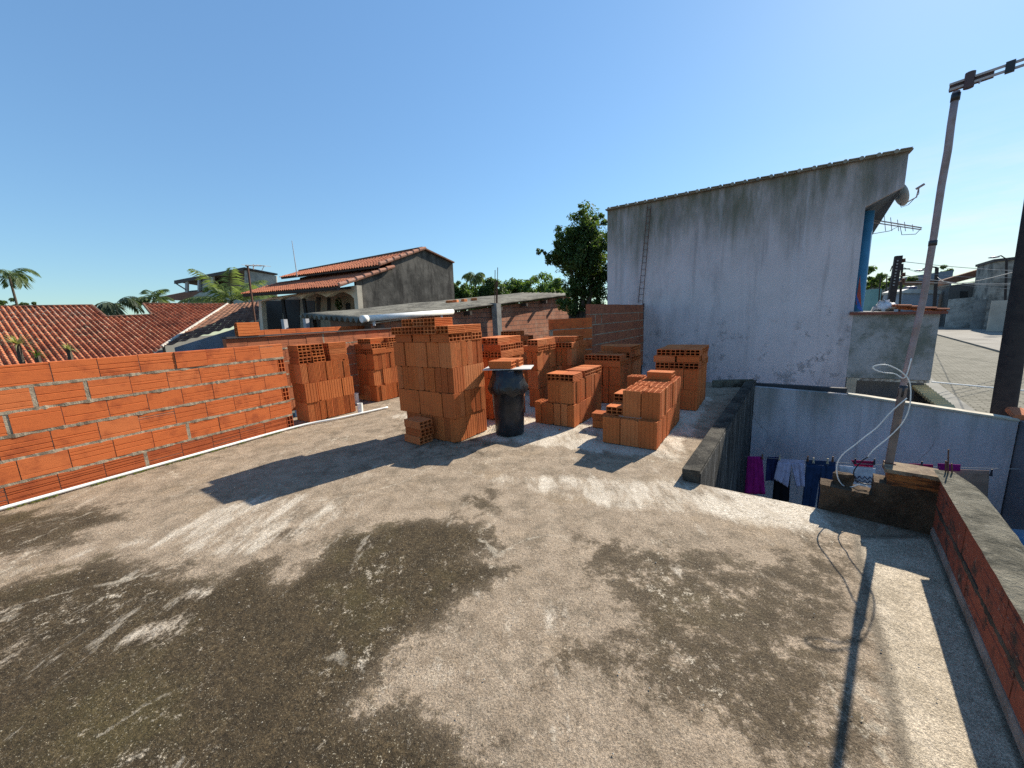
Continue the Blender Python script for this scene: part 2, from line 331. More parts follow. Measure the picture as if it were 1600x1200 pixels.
def make_slab():
    xs, ys = [], []
    def grid(x0, x1, y0, y1, st):
        a, b = np.meshgrid(np.arange(x0, x1, st), np.arange(y0, y1, st)); return a.ravel(), b.ravel()
    a, b = grid(-4.6, 2.8, .35, 3.2, .03); xs.append(a); ys.append(b)
    a, b = grid(-6, 5, 3.2, 9.2, .09); xs.append(a); ys.append(b)
    a, b = grid(-6, 3, -3, .35, .2); xs.append(a); ys.append(b)
    X = np.concatenate(xs); Y = np.concatenate(ys)
    rs = np.random.RandomState(3); X = X + rs.uniform(-.006, .006, X.shape); Y = Y + rs.uniform(-.006, .006, Y.shape)
    keep = sd_poly(slab_poly, X, Y) < -.02; X, Y = X[keep], Y[keep]
    nb = len(slab_poly)
    co = [Vector((p.x, p.y)) for p in slab_poly] + [Vector((a, b)) for a, b in zip(X, Y)]
    v2, e2, f2, *_ = delaunay_2d_cdt(co, [(i, (i + 1) % nb) for i in range(nb)], [], 1, 1e-5)
    vx = np.array([p.x for p in v2]); vy = np.array([p.y for p in v2])
    def field(polys, soft):
        r = np.zeros(vx.shape)
        for pl, k in polys:
            d = sd_poly([G(*q) for q in pl], vx, vy); r = np.maximum(r, k * np.clip(.5 - d / soft, 0, 1))
        return r
    dark = field([
        ([(165, 868), (230, 882), (330, 905), (400, 873), (432, 868), (440, 905), (480, 880), (520, 838), (620, 812), (700, 808), (765, 822), (782, 850), (745, 868), (800, 890), (772, 915), (715, 942), (700, 965), (620, 1020), (582, 1062), (565, 1092), (640, 1100), (715, 1140), (765, 1205), (700, 1400), (-300, 1400), (-300, 960), (0, 912), (90, 890)], 1.0),
        ([(-200, 850), (0, 800), (60, 792), (190, 786), (196, 808), (140, 830), (120, 850), (20, 868), (-200, 930)], .78),
        ([(900, 832), (960, 828), (1010, 850), (1090, 852), (1200, 866), (1255, 835), (1335, 842), (1352, 880), (1345, 1000), (1380, 1240), (1170, 1240), (1060, 1120), (960, 1085), (860, 1062), (838, 1012), (880, 985), (965, 972), (935, 925), (895, 890)], .62),
        ([(720, 775), (770, 757), (790, 790), (740, 812)], .72),
        ([(600, 665), (640, 640), (800, 690), (740, 720), (640, 710)], .35),
        ([(420, 830), (480, 815), (475, 845), (430, 850)], .7)], .34)
    light = field([
        ([(-200, 960), (0, 885), (90, 868), (240, 830), (330, 790), (420, 770), (520, 770), (560, 800), (480, 850), (420, 865), (330, 880), (170, 858), (0, 905), (-200, 1010)], .62),
        ([(700, 735), (1060, 745), (1290, 795), (1330, 830), (1240, 822), (1100, 812), (950, 800), (820, 770)], .62),
        ([(1080, 740), (1290, 790), (1335, 850), (1220, 830), (1080, 800)], .8),
        ([(0, 925), (60, 930), (95, 945), (110, 990), (70, 1040), (20, 1062), (-60, 1070), (-60, 950)], .5), ([(85, 925), (110, 930), (112, 968), (96, 975)], .8), ([(165, 1012), (200, 985), (262, 966), (252, 982), (200, 1006)], .95), ([(255, 968), (295, 962), (290, 985), (265, 998)], .8), ([(400, 880), (450, 885), (445, 905), (410, 900)], .55), ([(392, 1020), (415, 1018), (412, 1032), (395, 1032)], .6),
        ([(180, 990), (290, 955), (300, 975), (200, 1012)], .85),
        ([(600, 650), (760, 690), (1060, 720), (1120, 620), (1000, 600), (800, 620)], .8),
        ([(570, 1075), (700, 985), (860, 900), (900, 960), (830, 1060), (800, 1200), (760, 1180), (680, 1110)], .42),
        ([(840, 1125), (890, 1130), (880, 1160), (845, 1155)], .95), ([(690, 905), (750, 915), (760, 930), (705, 930)], .7),
        ([(1040, 880), (1075, 885), (1070, 902), (1040, 898)], .85), ([(285, 918), (325, 914), (320, 926), (290, 932)], 1.0)], .22)
    s_in = [(1338, 838), (1345, 880), (1365, 960), (1385, 1040), (1402, 1130), (1420, 1215), (1440, 1400), (1800, 1400), (1620, 1215), (1455, 836)]
    strip = np.clip(.5 - sd_poly([G(*q) for q in s_in], vx, vy) / .05, 0, 1)
    me = bpy.data.meshes.new('roof_slab')
    hz = 0.010 * np.array([mnoise.noise(Vector((x * 1.3, y * 1.3, 3))) + .4 * mnoise.noise(Vector((x * 5, y * 5, 1))) for x, y in zip(vx, vy)])
    hz = hz * 0.6 - .006
    me.from_pydata([(x, y, z) for x, y, z in zip(vx, vy, hz)], [], f2)
    ca = me.attributes.new('stain', 'FLOAT_COLOR', 'POINT')
    arr = np.ones((len(vx), 4)); arr[:, 0] = dark; arr[:, 1] = light; arr[:, 2] = strip; ca.data.foreach_set('color', arr.ravel())
    me.polygons.foreach_set('use_smooth', [True] * len(me.polygons))
    if me.polygons[0].normal.z < 0: me.flip_normals()
    m = M('roof_concrete', .93, .2); v = m.coord()
    st = m.n('ShaderNodeSeparateColor'); m.L(m.attr('stain', 'Color'), st.inputs[0])
    dk, lt, sp = st.outputs[0], st.outputs[1], st.outputs[2]
    nb_ = m.noise(v, 1.5, 10, .62); nm = m.noise(v, 6.5, 8, .68); nf = m.noise(v, 45, 6, .75); ng = m.math('ADD', m.math('MULTIPLY', m.noise(v, 320, 2, .7), .5), m.math('MULTIPLY', m.noise(v, 120, 3, .75), .5))
    sv = m.coord((1, .28, 1), rot=(0, 0, radians(-32))); ns = m.noise(sv, 5.5, 8, .7)     # brushed along one direction
    c = m.mix(m.rng(nm, .35, .68), (.365, .285, .205), (.240, .182, .126))
    c = m.mix(m.rng(nf, .5, .72, 0, .5), c, (.44, .36, .275))
    pert = m.math('ADD', m.math('MULTIPLY', m.math('SUBTRACT', nm, .5), 1.7), m.math('MULTIPLY', m.math('SUBTRACT', nf, .5), 1.1))
    pert2 = m.math('ADD', m.math('MULTIPLY', m.math('SUBTRACT', ns, .5), 2.0), m.math('MULTIPLY', m.math('SUBTRACT', nf, .5), 1.1))
    lm = m.rng(m.math('ADD', lt, pert2), .42, .85)
    c = m.mix(lm, c, m.mix(m.rng(nf, .4, .65), (.70, .62, .51), (.44, .37, .28)))
    rust = m.rng(m.noise(v, 2.1, 7, .65), .52, .70, 0, .45); c = m.mix(rust, c, (.30, .215, .13))
    grime = m.rng(m.math('ADD', m.noise(v, 3.6, 9, .72), m.math('MULTIPLY', nf, .25)), .60, .78, 0, .6); c = m.mix(m.math('MULTIPLY', grime, m.rng(lm, 0, 1, 1, .35)), c, (.12, .095, .065))
    dm = m.rng(m.math('ADD', dk, pert), .34, .60)
    dcol = m.mix(m.rng(nf, .35, .7), (.030, .021, .0105), (.098, .069, .035)); dcol = m.mix(m.rng(nm, .42, .66, 0, .6), dcol, (.030, .022, .012)); dcol = m.mix(m.rng(nb_, .5, .68, 0, .55), dcol, (.080, .064, .022))
    dm = m.math('MULTIPLY', dm, m.math('SUBTRACT', 1.0, m.math('MULTIPLY', m.rng(m.math('ADD', lt, m.math('MULTIPLY', pert2, .8)), .45, .75), .9)))
    c = m.mix(m.math('MULTIPLY', dm, m.rng(dk, .3, .95, .62, .97)), c, dcol)
    clus = m.rng(m.noise(v, 2.6, 6), .42, .62, .12, 1)
    spk = m.math('MULTIPLY', m.rng(m.noise(v, 75, 3, .75), .64, .70), clus); c = m.mix(m.math('MULTIPLY', spk, .85), c, (.62, .55, .42))
    spk2 = m.math('MULTIPLY', m.rng(m.noise(v, 150, 2, .7), .62, .70), .7); c = m.mix(spk2, c, (.40, .35, .25))
    fl = m.rng(m.math('ADD', m.noise(v, 15, 10, .85), m.math('MULTIPLY', m.noise(v, 1.9, 3), .40)), .78, .88); c = m.mix(m.math('MULTIPLY', fl, .8), c, (.54, .465, .36))
    fl2 = m.rng(m.math('ADD', m.noise(sv, 8, 9, .8), m.math('MULTIPLY', m.noise(v, 1.1, 3), .45)), .83, .90); c = m.mix(m.math('MULTIPLY', fl2, .4), c, (.56, .49, .39))
    wv = m.n('ShaderNodeVectorMath', operation='ADD'); m.L(v, wv.inputs[0]); nq = m.n('ShaderNodeTexNoise'); m.L(v, nq.inputs['Vector']); nq.inputs['Scale'].default_value = 3; nq.inputs['Detail'].default_value = 6
    sq = m.n('ShaderNodeVectorMath', operation='SCALE'); m.L(nq.outputs['Color'], sq.inputs[0]); sq.inputs['Scale'].default_value = .6; m.L(sq.outputs[0], wv.inputs[1])
    ck = m.vor(wv.outputs[0], .75, 'DISTANCE_TO_EDGE'); crk = m.math('MULTIPLY', m.rng(ck, .004, .018, 1, 0), m.rng(m.noise(v, 9, 5, .8), .46, .56)); crk = m.math('MULTIPLY', crk, m.rng(m.noise(v, .8, 3), .48, .56)); c = m.mix(m.math('MULTIPLY', crk, .45), c, (.58, .51, .40))
    pit = m.vor(v, 90); c = m.mix(m.rng(pit, .03, .12, .55, 0), c, (.06, .048, .035))
    cs = m.mix(m.rng(nm, .35, .65), (.60, .51, .39), (.43, .36, .265)); cs = m.mix(m.rng(nf, .55, .72, 0, .6), cs, (.20, .175, .15))
    c = m.mix(m.math('MULTIPLY', sp, .92), c, cs)
    ed = m.math('MULTIPLY', m.math('MULTIPLY', sp, m.math('SUBTRACT', 1.0, sp)), 2.4, True)
    c = m.mix(ed, c, (.09, .075, .055))
    g2 = m.mix(m.rng(ng, .40, .62), (.40, .40, .40), (1.35, 1.35, 1.35)); c = m.mix(.85, c, g2, 'MULTIPLY')
    m.color(c)
    h = m.math('ADD', m.math('MULTIPLY', nf, 1.0), m.math('MULTIPLY', ng, .55)); h = m.math('ADD', h, m.math('MULTIPLY', nm, .8)); m.bump(h, .011, .8)
    me.materials.append(m.m)
    ob = bpy.data.objects.new('roof_slab', me); COL.objects.link(ob); tag(ob, kind='structure')
    mb = MB()                                        # the storey under the slab
    lowp = [Vector((p.x, p.y, ST_Z)) for p in slab_poly]
    for i in range(nb):
        a, b = slab_poly[i], slab_poly[(i + 1) % nb]
        mb.add([Vector((a.x, a.y, -.012)), Vector((b.x, b.y, -.012)), Vector((b.x, b.y, ST_Z)), Vector((a.x, a.y, ST_Z))], [(0, 1, 2, 3)])
    tag(mb.build('roof_edge', DRIPWALL), kind='structure')
make_slab()
# thin loose grit on the slab
gm = MB()
for k in range(420):
    y = random.uniform(.6, 3.4); x = random.uniform(-3.6, 1.9)
    r = random.uniform(.0015, .0045); c = Vector((x, y, r * .3))
    if sd_poly(slab_poly, np.array([x]), np.array([y]))[0] > -.1: continue
    q = [c + Vector((random.uniform(.6, 1.3) * r * a, random.uniform(.6, 1.3) * r * b, r * random.uniform(.5, 1) * d)) for a, b, d in ((1, 0, 0), (-1, 0, 0), (0, 1, 0), (0, -1, 0), (0, 0, 1), (0, 0, -1))]
    gm.cur = random.random(); gm.add(q, [(0, 2, 4), (2, 1, 4), (1, 3, 4), (3, 0, 4), (2, 0, 5), (1, 2, 5), (3, 1, 5), (0, 3, 5)])
tag(gm.build('grit', plain('grit_stone', (.42, .38, .31), .9)), 'tiny pale grit scattered over the stained roof slab', 'grit', kind='stuff')

# ------------------------------------------------------------------ far ground and street
mb = MB(); mb.add([(-400, -200, ST_Z), (500, -200, ST_Z), (500, 600, ST_Z), (-400, 600, ST_Z)], [(0, 1, 2, 3)])
tag(mb.build('ground', plain('bare_ground', (.16, .14, .10), .95, .25, .6)), kind='structure')
STD = 43.0
def street_mat():
    m = M('cobble_street', .9, .1); v = m.coord(rot=(0, 0, radians(STD)))
    br = m.n('ShaderNodeTexBrick'); m.L(v, br.inputs['Vector']); br.inputs['Scale'].default_value = 0.62
    br.inputs['Brick Width'].default_value = .24; br.inputs['Row Height'].default_value = .13; br.inputs['Mortar Size'].default_value = .012
    br.inputs['Color1'].default_value = (.19, .175, .14, 1); br.inputs['Color2'].default_value = (.10, .093, .07, 1); br.inputs['Mortar'].default_value = (.04, .038, .026, 1)
    n = m.noise(v, .5, 6); c = m.mix(m.rng(n, .4, .7, 0, .4), br.outputs[0], (.2, .185, .15)); m.color(c)
    m.bump(br.outputs[1], .02, -1.0); return m.m
K0, K1 = G(1497, 533, ST_Z), G(1562, 551, ST_Z)
KD = (K1 - K0).normalized(); KAZ = math.degrees(atan2(KD.x, KD.y)); KN = Vector((-KD.y, KD.x, 0))   # towards our side
if KN.dot(-K0) < 0: KN = -KN
s0 = K0 - KD * 200 ; s1 = K0 + KD * 120
mb = MB(); W_ = 40.0
mb.add([s0 + ZU * .004, s1 + ZU * .004, s1 + KN * W_ + ZU * .004, s0 + KN * W_ + ZU * .004], [(0, 1, 2, 3)])
tag(mb.build('street', street_mat()), kind='structure')

# ------------------------------------------------------------------ hollow bricks
BL, BW, BT = .290, .188, .090
def hollow_geom(seed, L=BL, W=BW, T=BT):
    r = random.Random(seed); hw, ht = W / 2, T / 2; ch = .003
    def side(n, half, depth, gw):                 # offsets along a side with grooves: list of (pos, inset)
        o = [(-half + ch, 0)]
        for k in range(n):
            c = -half + 2 * half * (k + .7 + r.uniform(-.08, .08)) / (n + .4); d = depth * r.uniform(.6, 1.2); g = gw * r.uniform(.7, 1.2)
            o += [(c - g / 2 - .001, 0), (c - g / 2, d), (c + g / 2, d), (c + g / 2 + .001, 0)]
        return o + [(half - ch, 0)]
    out_ = []
    for p, i in side(4, hw, .0028, .0075): out_.append((p, -ht + i))
    for p, i in side(4, ht, .0042, .0085): out_.append((hw - i, p))
    for p, i in side(4, hw, .0028, .0075): out_.append((-p, ht - i))
    for p, i in side(4, ht, .0042, .0085): out_.append((-hw + i, -p))
    ow, iw = .009, .008; a = (W - 2 * ow - 2 * iw) / 3; b = (T - 2 * ow - iw) / 2
    holes = []
    for i in range(3):
        for j in range(2):
            x0 = -hw + ow + i * (a + iw); y0 = -ht + ow + j * (b + iw); k = .004
            holes.append([(x0 + k, y0), (x0 + a - k, y0), (x0 + a, y0 + k), (x0 + a, y0 + b - k), (x0 + a - k, y0 + b), (x0 + k, y0 + b), (x0, y0 + b - k), (x0, y0 + k)])
    loops = [out_] + holes
    flat = [p for l in loops for p in l]; n = len(flat)
    tris = tessellate_polygon([[Vector((x, y, 0)) for x, y in l] for l in loops])
    vs = [(x, y, -L / 2) for x, y in flat] + [(x, y, L / 2) for x, y in flat]
    if seed > 2:                                  # a chipped arris
        for q in range(1 + seed % 2):
            cx, cy, e = r.choice((-1, 1)) * hw, r.choice((-1, 1)) * ht, r.choice((-1, 1)); rad = r.uniform(.022, .04); off = 0 if e < 0 else n
            for i, (x, y) in enumerate(flat):
                d = math.hypot(x - cx, y - cy)
                if d < rad: z0 = vs[off + i][2]; vs[off + i] = (x, y, z0 - e * (1 - d / rad) * rad * r.uniform(.5, .9))
    fs = []
    for t in tris:
        a_, b_, c_ = t
        (x1, y1), (x2, y2), (x3, y3) = flat[a_], flat[b_], flat[c_]
        if (x2 - x1) * (y3 - y1) - (x3 - x1) * (y2 - y1) < 0: a_, c_ = c_, a_
        fs.append((a_ + n, b_ + n, c_ + n)); fs.append((c_, b_, a_))
    o = 0
    for li, l in enumerate(loops):
        k = len(l)
        for i in range(k):
            p, q = o + i, o + (i + 1) % k
            fs.append((p, q, q + n, p + n) if li == 0 else (q, p, p + n, q + n))
        o += k
    return vs, fs
HG = [hollow_geom(s) for s in (1, 2, 3, 4, 5, 6)]
BME = []
for vs, fs in HG:
    me = bpy.data.meshes.new('hollow_brick'); me.from_pydata(vs, [], fs); me.materials.append(BRICK); me.update(); BME.append(me)
NBR = [0]
def brick(c, axL, axW, label, group=None, jit=1.0):
    o = bpy.data.objects.new('hollow_brick', random.choice(BME)); COL.objects.link(o)
    axL = Vector(axL).normalized(); axW = Vector(axW).normalized(); axT = axL.cross(axW)
    mtx = Matrix((axW, axT, axL)).transposed()
    if random.random() < .5: mtx = mtx @ Matrix.Rotation(pi, 3, 'Z')
    if random.random() < .5: mtx = mtx @ Matrix.Rotation(pi, 3, 'X')
    mtx = Matrix.Rotation(radians(random.gauss(0, .45) * jit), 3, 'Z') @ mtx
    c = Vector(c) + Vector((random.gauss(0, .0018), random.gauss(0, .0018), 0)) * jit
    o.matrix_world = Matrix.Translation(c) @ mtx.to_4x4()
    NBR[0] += 1
    return tag(o, label, 'brick', group)
ORD = ['corner', 'second', 'third', 'fourth', 'fifth', 'sixth', 'seventh', 'eighth', 'ninth', 'tenth', 'eleventh', 'twelfth', 'thirteenth', 'fourteenth', 'fifteenth']
U, V = AZ(D1), AZ(D1 - 90)
PU, PV = .0955, .1935                                # spacing of bricks standing side by side
def pile(corner, name, rows, group, rot=0):
    """rows from the bottom: dict(k='a'|'b'|'E'|'F', n=(nu, nv), o=(u0, v0), full=bool, miss=set, gap=..)"""
    u, v = AZ(D1 + rot), AZ(D1 - 90 + rot); z = 0.003
    names = ['bottom', 'second', 'third', 'fourth', 'fifth', 'sixth', 'seventh', 'eighth']
    for ri, rw in enumerate(rows):
        parts = rw if isinstance(rw, list) else [rw]; hh = 0
        for pi_, r in enumerate(parts):
            k = r['k']; nu, nv = r['n']; u0, v0 = r.get('o', (0, 0)); dz = r.get('dz', 0)
            su, sv, h = {'a': (PU, PV, BL), 'b': (PV, PU, BL), 'E': (BL + .004, PV, BT), 'F': (PV, BL + .004, BT)}[k]
            hh = max(hh, h + dz + .003)
            for i in range(nu):
                for j in range(nv):
                    if not r.get('full') and i and j: continue
                    if (i, j) in r.get('miss', ()): continue
                    cu = u0 + i * (su + r.get('gu', 0)) + su / 2 + random.gauss(0, .004); cv = v0 + j * (sv + r.get('gv', 0)) + sv / 2 + random.gauss(0, .004)
                    c = Vector(corner) + u * cu + v * cv + ZU * (z + dz + h / 2)
                    axL, axW = {'a': (ZU, v), 'b': (ZU, u), 'E': (u, v), 'F': (v, u)}[k]
                    kind = 'upright brick' if k in 'ab' else 'flat brick'
                    row = names[ri] + ' row'
                    if r.get('tag'): row = r['tag']
                    if i == 0 and j == 0: pos = 'corner %s' % kind
                    elif i == 0: pos = '%s %s left from the corner' % (ORD[j], kind)
                    elif j == 0: pos = '%s %s right from the corner' % (ORD[i], kind)
                    else: pos = 'inner %s %s back %s left' % (kind, ORD[i], ORD[j])
                    brick(c, axL, axW, '%s, %s of the %s' % (pos, row, name), group)
        z += hh
    return z
c1 = G(484.6, 660.5)
pile(c1, 'wall end stack', [
    dict(k='a', n=(8, 2)), dict(k='b', n=(4, 4), o=(-.005, .0)), dict(k='a', n=(8, 2), o=(-.02, .012)),
    [dict(k='F', n=(2, 1), o=(-.02, .03), gu=.012, tag='lowest flat row'), dict(k='E', n=(1, 1), o=(.46, .02), tag='lowest rear row')],
    [dict(k='F', n=(2, 1), o=(-.015, .035), gu=.01, tag='middle flat row'), dict(k='E', n=(1, 1), o=(.46, .03), tag='middle rear row')],
    [dict(k='F', n=(2, 1), o=(-.022, .03), gu=.01, tag='uppermost flat row'), dict(k='E', n=(1, 1), o=(.455, .025), tag='uppermost rear row')]], 'bricks in the stack beside the wall end')
c2 = G(590.5, 628)
pile(c2, 'stack left of tallest', [
    dict(k='a', n=(6, 3)), dict(k='b', n=(3, 6), o=(-.01, .01)), dict(k='a', n=(6, 3), o=(.0, .005)),
    dict(k='E', n=(2, 3), o=(0, 0), full=True), dict(k='F', n=(3, 2), o=(0, 0), full=True), [dict(k='F', n=(1, 2), o=(.38, 0.0)), dict(k='E', n=(1, 2), o=(.03, .08), tag='top row front')]], 'bricks in the stack left of the tallest')
c3 = G(714, 693)
pile(c3, 'tallest stack', [
    dict(k='b', n=(3, 9), o=(0, 0)), dict(k='a', n=(6, 5), o=(-.002, -.006)), dict(k='b', n=(3, 10), o=(.005, .0)), dict(k='a', n=(6, 5), o=(.004, .002)),
    dict(k='F', n=(3, 3), o=(0, 0), gv=.022, full=True), dict(k='E', n=(2, 5), o=(-.025, -.012), full=True), dict(k='E', n=(1, 3), o=(.0, .2), full=True)], 'bricks in the tallest stack')
c3b = G(657, 696.5)
pile(c3b, 'low stack before the tallest', [dict(k='F', n=(1, 1)), dict(k='F', n=(1, 1), o=(.008, -.012)), dict(k='F', n=(1, 1), o=(.005, -.008))], 'three flat bricks before the tallest stack', 4)
c4 = G(788, 659)
pile(c4, 'stack behind the bin', [
    dict(k='b', n=(3, 4)), dict(k='a', n=(6, 2), o=(.0, -.004)), dict(k='a', n=(6, 2), o=(.012, .05)),
    dict(k='E', n=(2, 2), o=(-.012, .0), full=True), dict(k='F', n=(3, 1), o=(-.01, .0), full=True), dict(k='E', n=(2, 2), o=(.0, .045), full=True)], 'bricks in the stack behind the bin')
c5 = G(843, 637)
pile(c5, 'narrow stack by the bin', [
    dict(k='a', n=(6, 1), o=(0, 0)), dict(k='a', n=(6, 1), o=(-.008, .01)), dict(k='b', n=(3, 2), o=(.0, .015)),
    dict(k='F', n=(3, 1), o=(0, -.01), full=True), dict(k='E', n=(2, 1), o=(0, .005), full=True)], 'bricks in the narrow stack right of the bin')
c6 = G(897, 668.5)
pile(c6, 'low bin-side pile', [
    dict(k='b', n=(5, 6), o=(0, 0), full=False), dict(k='a', n=(10, 2), o=(.02, .0)),
    [dict(k='E', n=(1, 2), o=(.02, .004), full=True), dict(k='F', n=(3, 1), o=(.37, -.006), full=True, tag='top rear row')]], 'bricks in the knee-high pile right of the bin')
c7 = G(969, 632)
pile(c7, 'dark wall pile', [
    dict(k='b', n=(6, 6)), dict(k='b', n=(6, 6), o=(.0, .0)),
    dict(k='F', n=(6, 2), o=(-.012, 0), full=True), [dict(k='E', n=(1, 3), o=(-.01, .0), gv=.006, full=True), dict(k='E', n=(2, 3), o=(.42, -.02), full=True, tag='fourth rear row')],
    dict(k='F', n=(3, 2), o=(.45, -.02), full=True, miss={(0, 1)})], 'bricks in the pile before the dark brick wall')
c8 = G(1026, 703.75)
pile(c8, 'nearest pile', [
    dict(k='a', n=(13, 3), full=False),
    [dict(k='a', n=(12, 2), o=(.085, .0), full=True), dict(k='a', n=(2, 1), o=(1.0, .42), tag='second row rear'), dict(k='E', n=(1, 1), o=(.12, .386), tag='second row lying'), dict(k='E', n=(1, 1), o=(.38, .39), dz=.094, tag='second row lying on another'), dict(k='E', n=(1, 1), o=(.44, .388), tag='second row beneath')],
    dict(k='F', n=(1, 1), o=(.86, .035))], 'bricks in the nearest pile by the roof edge')
c8b = G(962, 672)
pile(c8b, 'two-brick stack', [dict(k='F', n=(1, 1), o=(.0, 0)), dict(k='F', n=(1, 1), o=(-.01, .012))], 'two flat bricks beside the nearest pile', -3)
c9 = G(1089, 642)
pile(c9, 'rightmost stack', [
    dict(k='a', n=(9, 3)), dict(k='a', n=(9, 3), o=(.0, .0)),
    [dict(k='E', n=(1, 3), o=(-.01, .0), full=True), dict(k='F', n=(3, 2), o=(.3, -.01), full=True, tag='third rear row')], [dict(k='F', n=(1, 2), o=(.0, .0), gv=.02, full=True), dict(k='E', n=(2, 3), o=(.24, -.015), full=True, tag='fourth rear row')],
    [dict(k='E', n=(1, 3), o=(.0, -.01), full=True), dict(k='F', n=(3, 2), o=(.31, -.02), full=True, tag='top rear row')]], 'bricks in the rightmost stack')
c10 = G(893, 537, .90); c10 = PY(893, 537, 6.1); c10.z = 0
pile(c10, 'tall rear stack', [
    dict(k='b', n=(3, 4)), dict(k='b', n=(3, 4)), dict(k='b', n=(3, 4)), dict(k='E', n=(2, 2), o=(-.01, -.02), full=True), dict(k='F', n=(2, 2), o=(.1, .0), full=True)], 'bricks in the tall stack under the brick wall')
c11 = PY(822, 524, 7.2); c11.z = 0
pile(c11, 'rearmost stack', [
    dict(k='b', n=(3, 3)), dict(k='b', n=(3, 3)), dict(k='b', n=(3, 3)), dict(k='E', n=(2, 3), full=True), [dict(k='F', n=(1, 2), o=(.05, .0), full=True), dict(k='F', n=(1, 1), o=(.32, .25), tag='fifth row rear')], dict(k='E', n=(1, 2), o=(.0, .22))], 'bricks in the rearmost stack')
print('bricks', NBR[0])

# ------------------------------------------------------------------ mortared brick walls
def wall_prism(mb, c, ax, nrm, L, H, T, tint, ngroove=4, gd=.003, rnd=random):
    """a laid brick: grooved front profile swept along the wall"""
    pr = [(T / 2, -H / 2 + .003)]
    gs = [k for k in range(ngroove) if ngroove > 4 or rnd.random() < .55]
    for k in gs:
        z = -H / 2 + H * (k + .75) / (ngroove + .5) + rnd.uniform(-.012, .012); g = .0035 * rnd.uniform(.7, 1.4); d = gd * rnd.uniform(.5, 1.3)
        pr += [(T / 2, z - g - .001), (T / 2 - d, z - g + .001), (T / 2 - d, z + g - .001), (T / 2, z + g + .001)]
    pr += [(T / 2, H / 2 - .003), (T / 2 - .003, H / 2), (-T / 2, H / 2), (-T / 2, -H / 2), (T / 2 - .003, -H / 2)]
    n = len(pr); mb.cur = tint
    a = [c - ax * (L / 2) + nrm * p + ZU * q for p, q in pr]; b = [c + ax * (L / 2) + nrm * p + ZU * q for p, q in pr]
    mb.add(a + b, [tuple(range(n)), tuple(range(n, 2 * n))[::-1]] + [((i + 1) % n, i, i + n, (i + 1) % n + n) for i in range(n)])
def brick_wall(name, A, B, nrm, courses, L=.29, H=.19, T=.09, mort=.013, mats=(WBRICK, MORTAR), face_out=True, holes_end=False, first_groove=None, seed=1, gap=.006, wide=()):
    r = random.Random(seed); A = Vector(A); B = Vector(B); ax = (B - A).normalized(); Lt = (B - A).length
    nrm = Vector(nrm); mb = MB(); ctr = nrm * (-T / 2); slots = []
    for k in range(courses):
        z = A.z + k * (H + mort) + H / 2
        # lay from the far end so that the end of the wall shows whole bricks
        pos = Lt - (0 if k % 2 else L * .5)
        if k % 2 == 0:
            x0, x1 = Lt - L * .5, Lt; segs = [(x0, x1)]
        else: segs = []
        if holes_end and k % 2 == 0: pos = Lt - .098; segs = [(Lt - .09, Lt)]
        while pos > 0:
            l = min(L, pos); segs.append((pos - l, pos)); g_ = gap if (k, len(segs)) not in wide and r.random() > .07 else .03
            if g_ > .02: slots.append((pos - l - .015, z))
            pos -= l + g_
        for (x0, x1) in segs:
            j = r.gauss(0, .0018); t = min(1, max(0, r.gauss(.58, .15)))
            if k == 0 and first_groove: t = r.uniform(0, .18)
            c = A + ax * ((x0 + x1) / 2) + ctr + nrm * j; c.z = z + r.gauss(0, .001)
            ll = x1 - x0
            if holes_end and x1 >= Lt - 1e-6 and k % 2 == 0:      # an open end with its six holes
                vs, fs = HG[k % 4]; mb.cur = t; sc = T / BL
                q = [c + ax * y + ZU * x * (H / BW) + nrm * zz * sc for x, y, zz in vs]; mb.add(q, fs); continue
            wall_prism(mb, c, ax, nrm, ll, H - r.uniform(0, .002), T, t, 6 if (k == 0 and first_groove) else 4, .006 if (k == 0 and first_groove) else .003, r)
    body = mb
    o = body.build(name, list(mats[:1]))
    mm = MB(); Ht = courses * (H + mort) - mort
    # mortar body set back, and squeezed-out bed joints with a ragged edge
    c = A + ax * ((Lt - .012) / 2) - nrm * (T / 2); c.z = A.z + Ht / 2 - .004
    c = c - ax * (.05 if holes_end else 0); mm.frame(c, ax, nrm, ZU, Lt - (.13 if holes_end else .03), T - .012, Ht - .012)
    for x, z in slots:                            # wide upright joints packed with mortar
        q = A + ax * x - nrm * .022; q.z = z; mm.frame(q, ax, nrm, ZU, .033, .040 + .004 * r.random(), H + .004)
    for k in range(1, courses):
        z = A.z + k * (H + mort) - mort / 2; n = max(2, int(Lt / .025)); top = []; bot = []; back1 = []; back2 = []
        for i in range(n + 1):
            x = Lt * i / n; p = A + ax * x; nn = mnoise.noise(Vector((x * 9, k * 7.1, seed))) ; n2 = mnoise.noise(Vector((x * 30, k * 3.3, seed + 5)))
            out_ = .001 + .006 * nn + .005 * n2; hz = mort / 2 + .0015 + .009 * max(0, n2) + .007 * max(0, nn)
            q = Vector((p.x, p.y, z)); top.append(q + nrm * out_ + ZU * hz); bot.append(q + nrm * out_ - ZU * hz)
            back1.append(q - nrm * .02 + ZU * (hz)); back2.append(q - nrm * .02 - ZU * hz)
        vs = top + bot + back1 + back2; m_ = n + 1
        mm.add(vs, [(i + m_, i + m_ + 1, i + 1, i) for i in range(n)] + [(i, i + 1, i + 2 * m_ + 1, i + 2 * m_) for i in range(n)] + [(i + 3 * m_, i + 3 * m_ + 1, i + m_ + 1, i + m_) for i in range(n)])
    jo = mm.build('mortar_joints', mats[1]); jo.parent = o
    return o
lw = brick_wall('brick_wall', LW0 - LWD * 2.4, LW1, LWN, 6, H=.184, mort=.020, holes_end=True, first_groove=True, seed=4, wide={(4, 11), (4, 12), (3, 14), (2, 12)})
tag(lw, 'new orange hollow brick wall lit by the sun along the roof slab', 'wall')
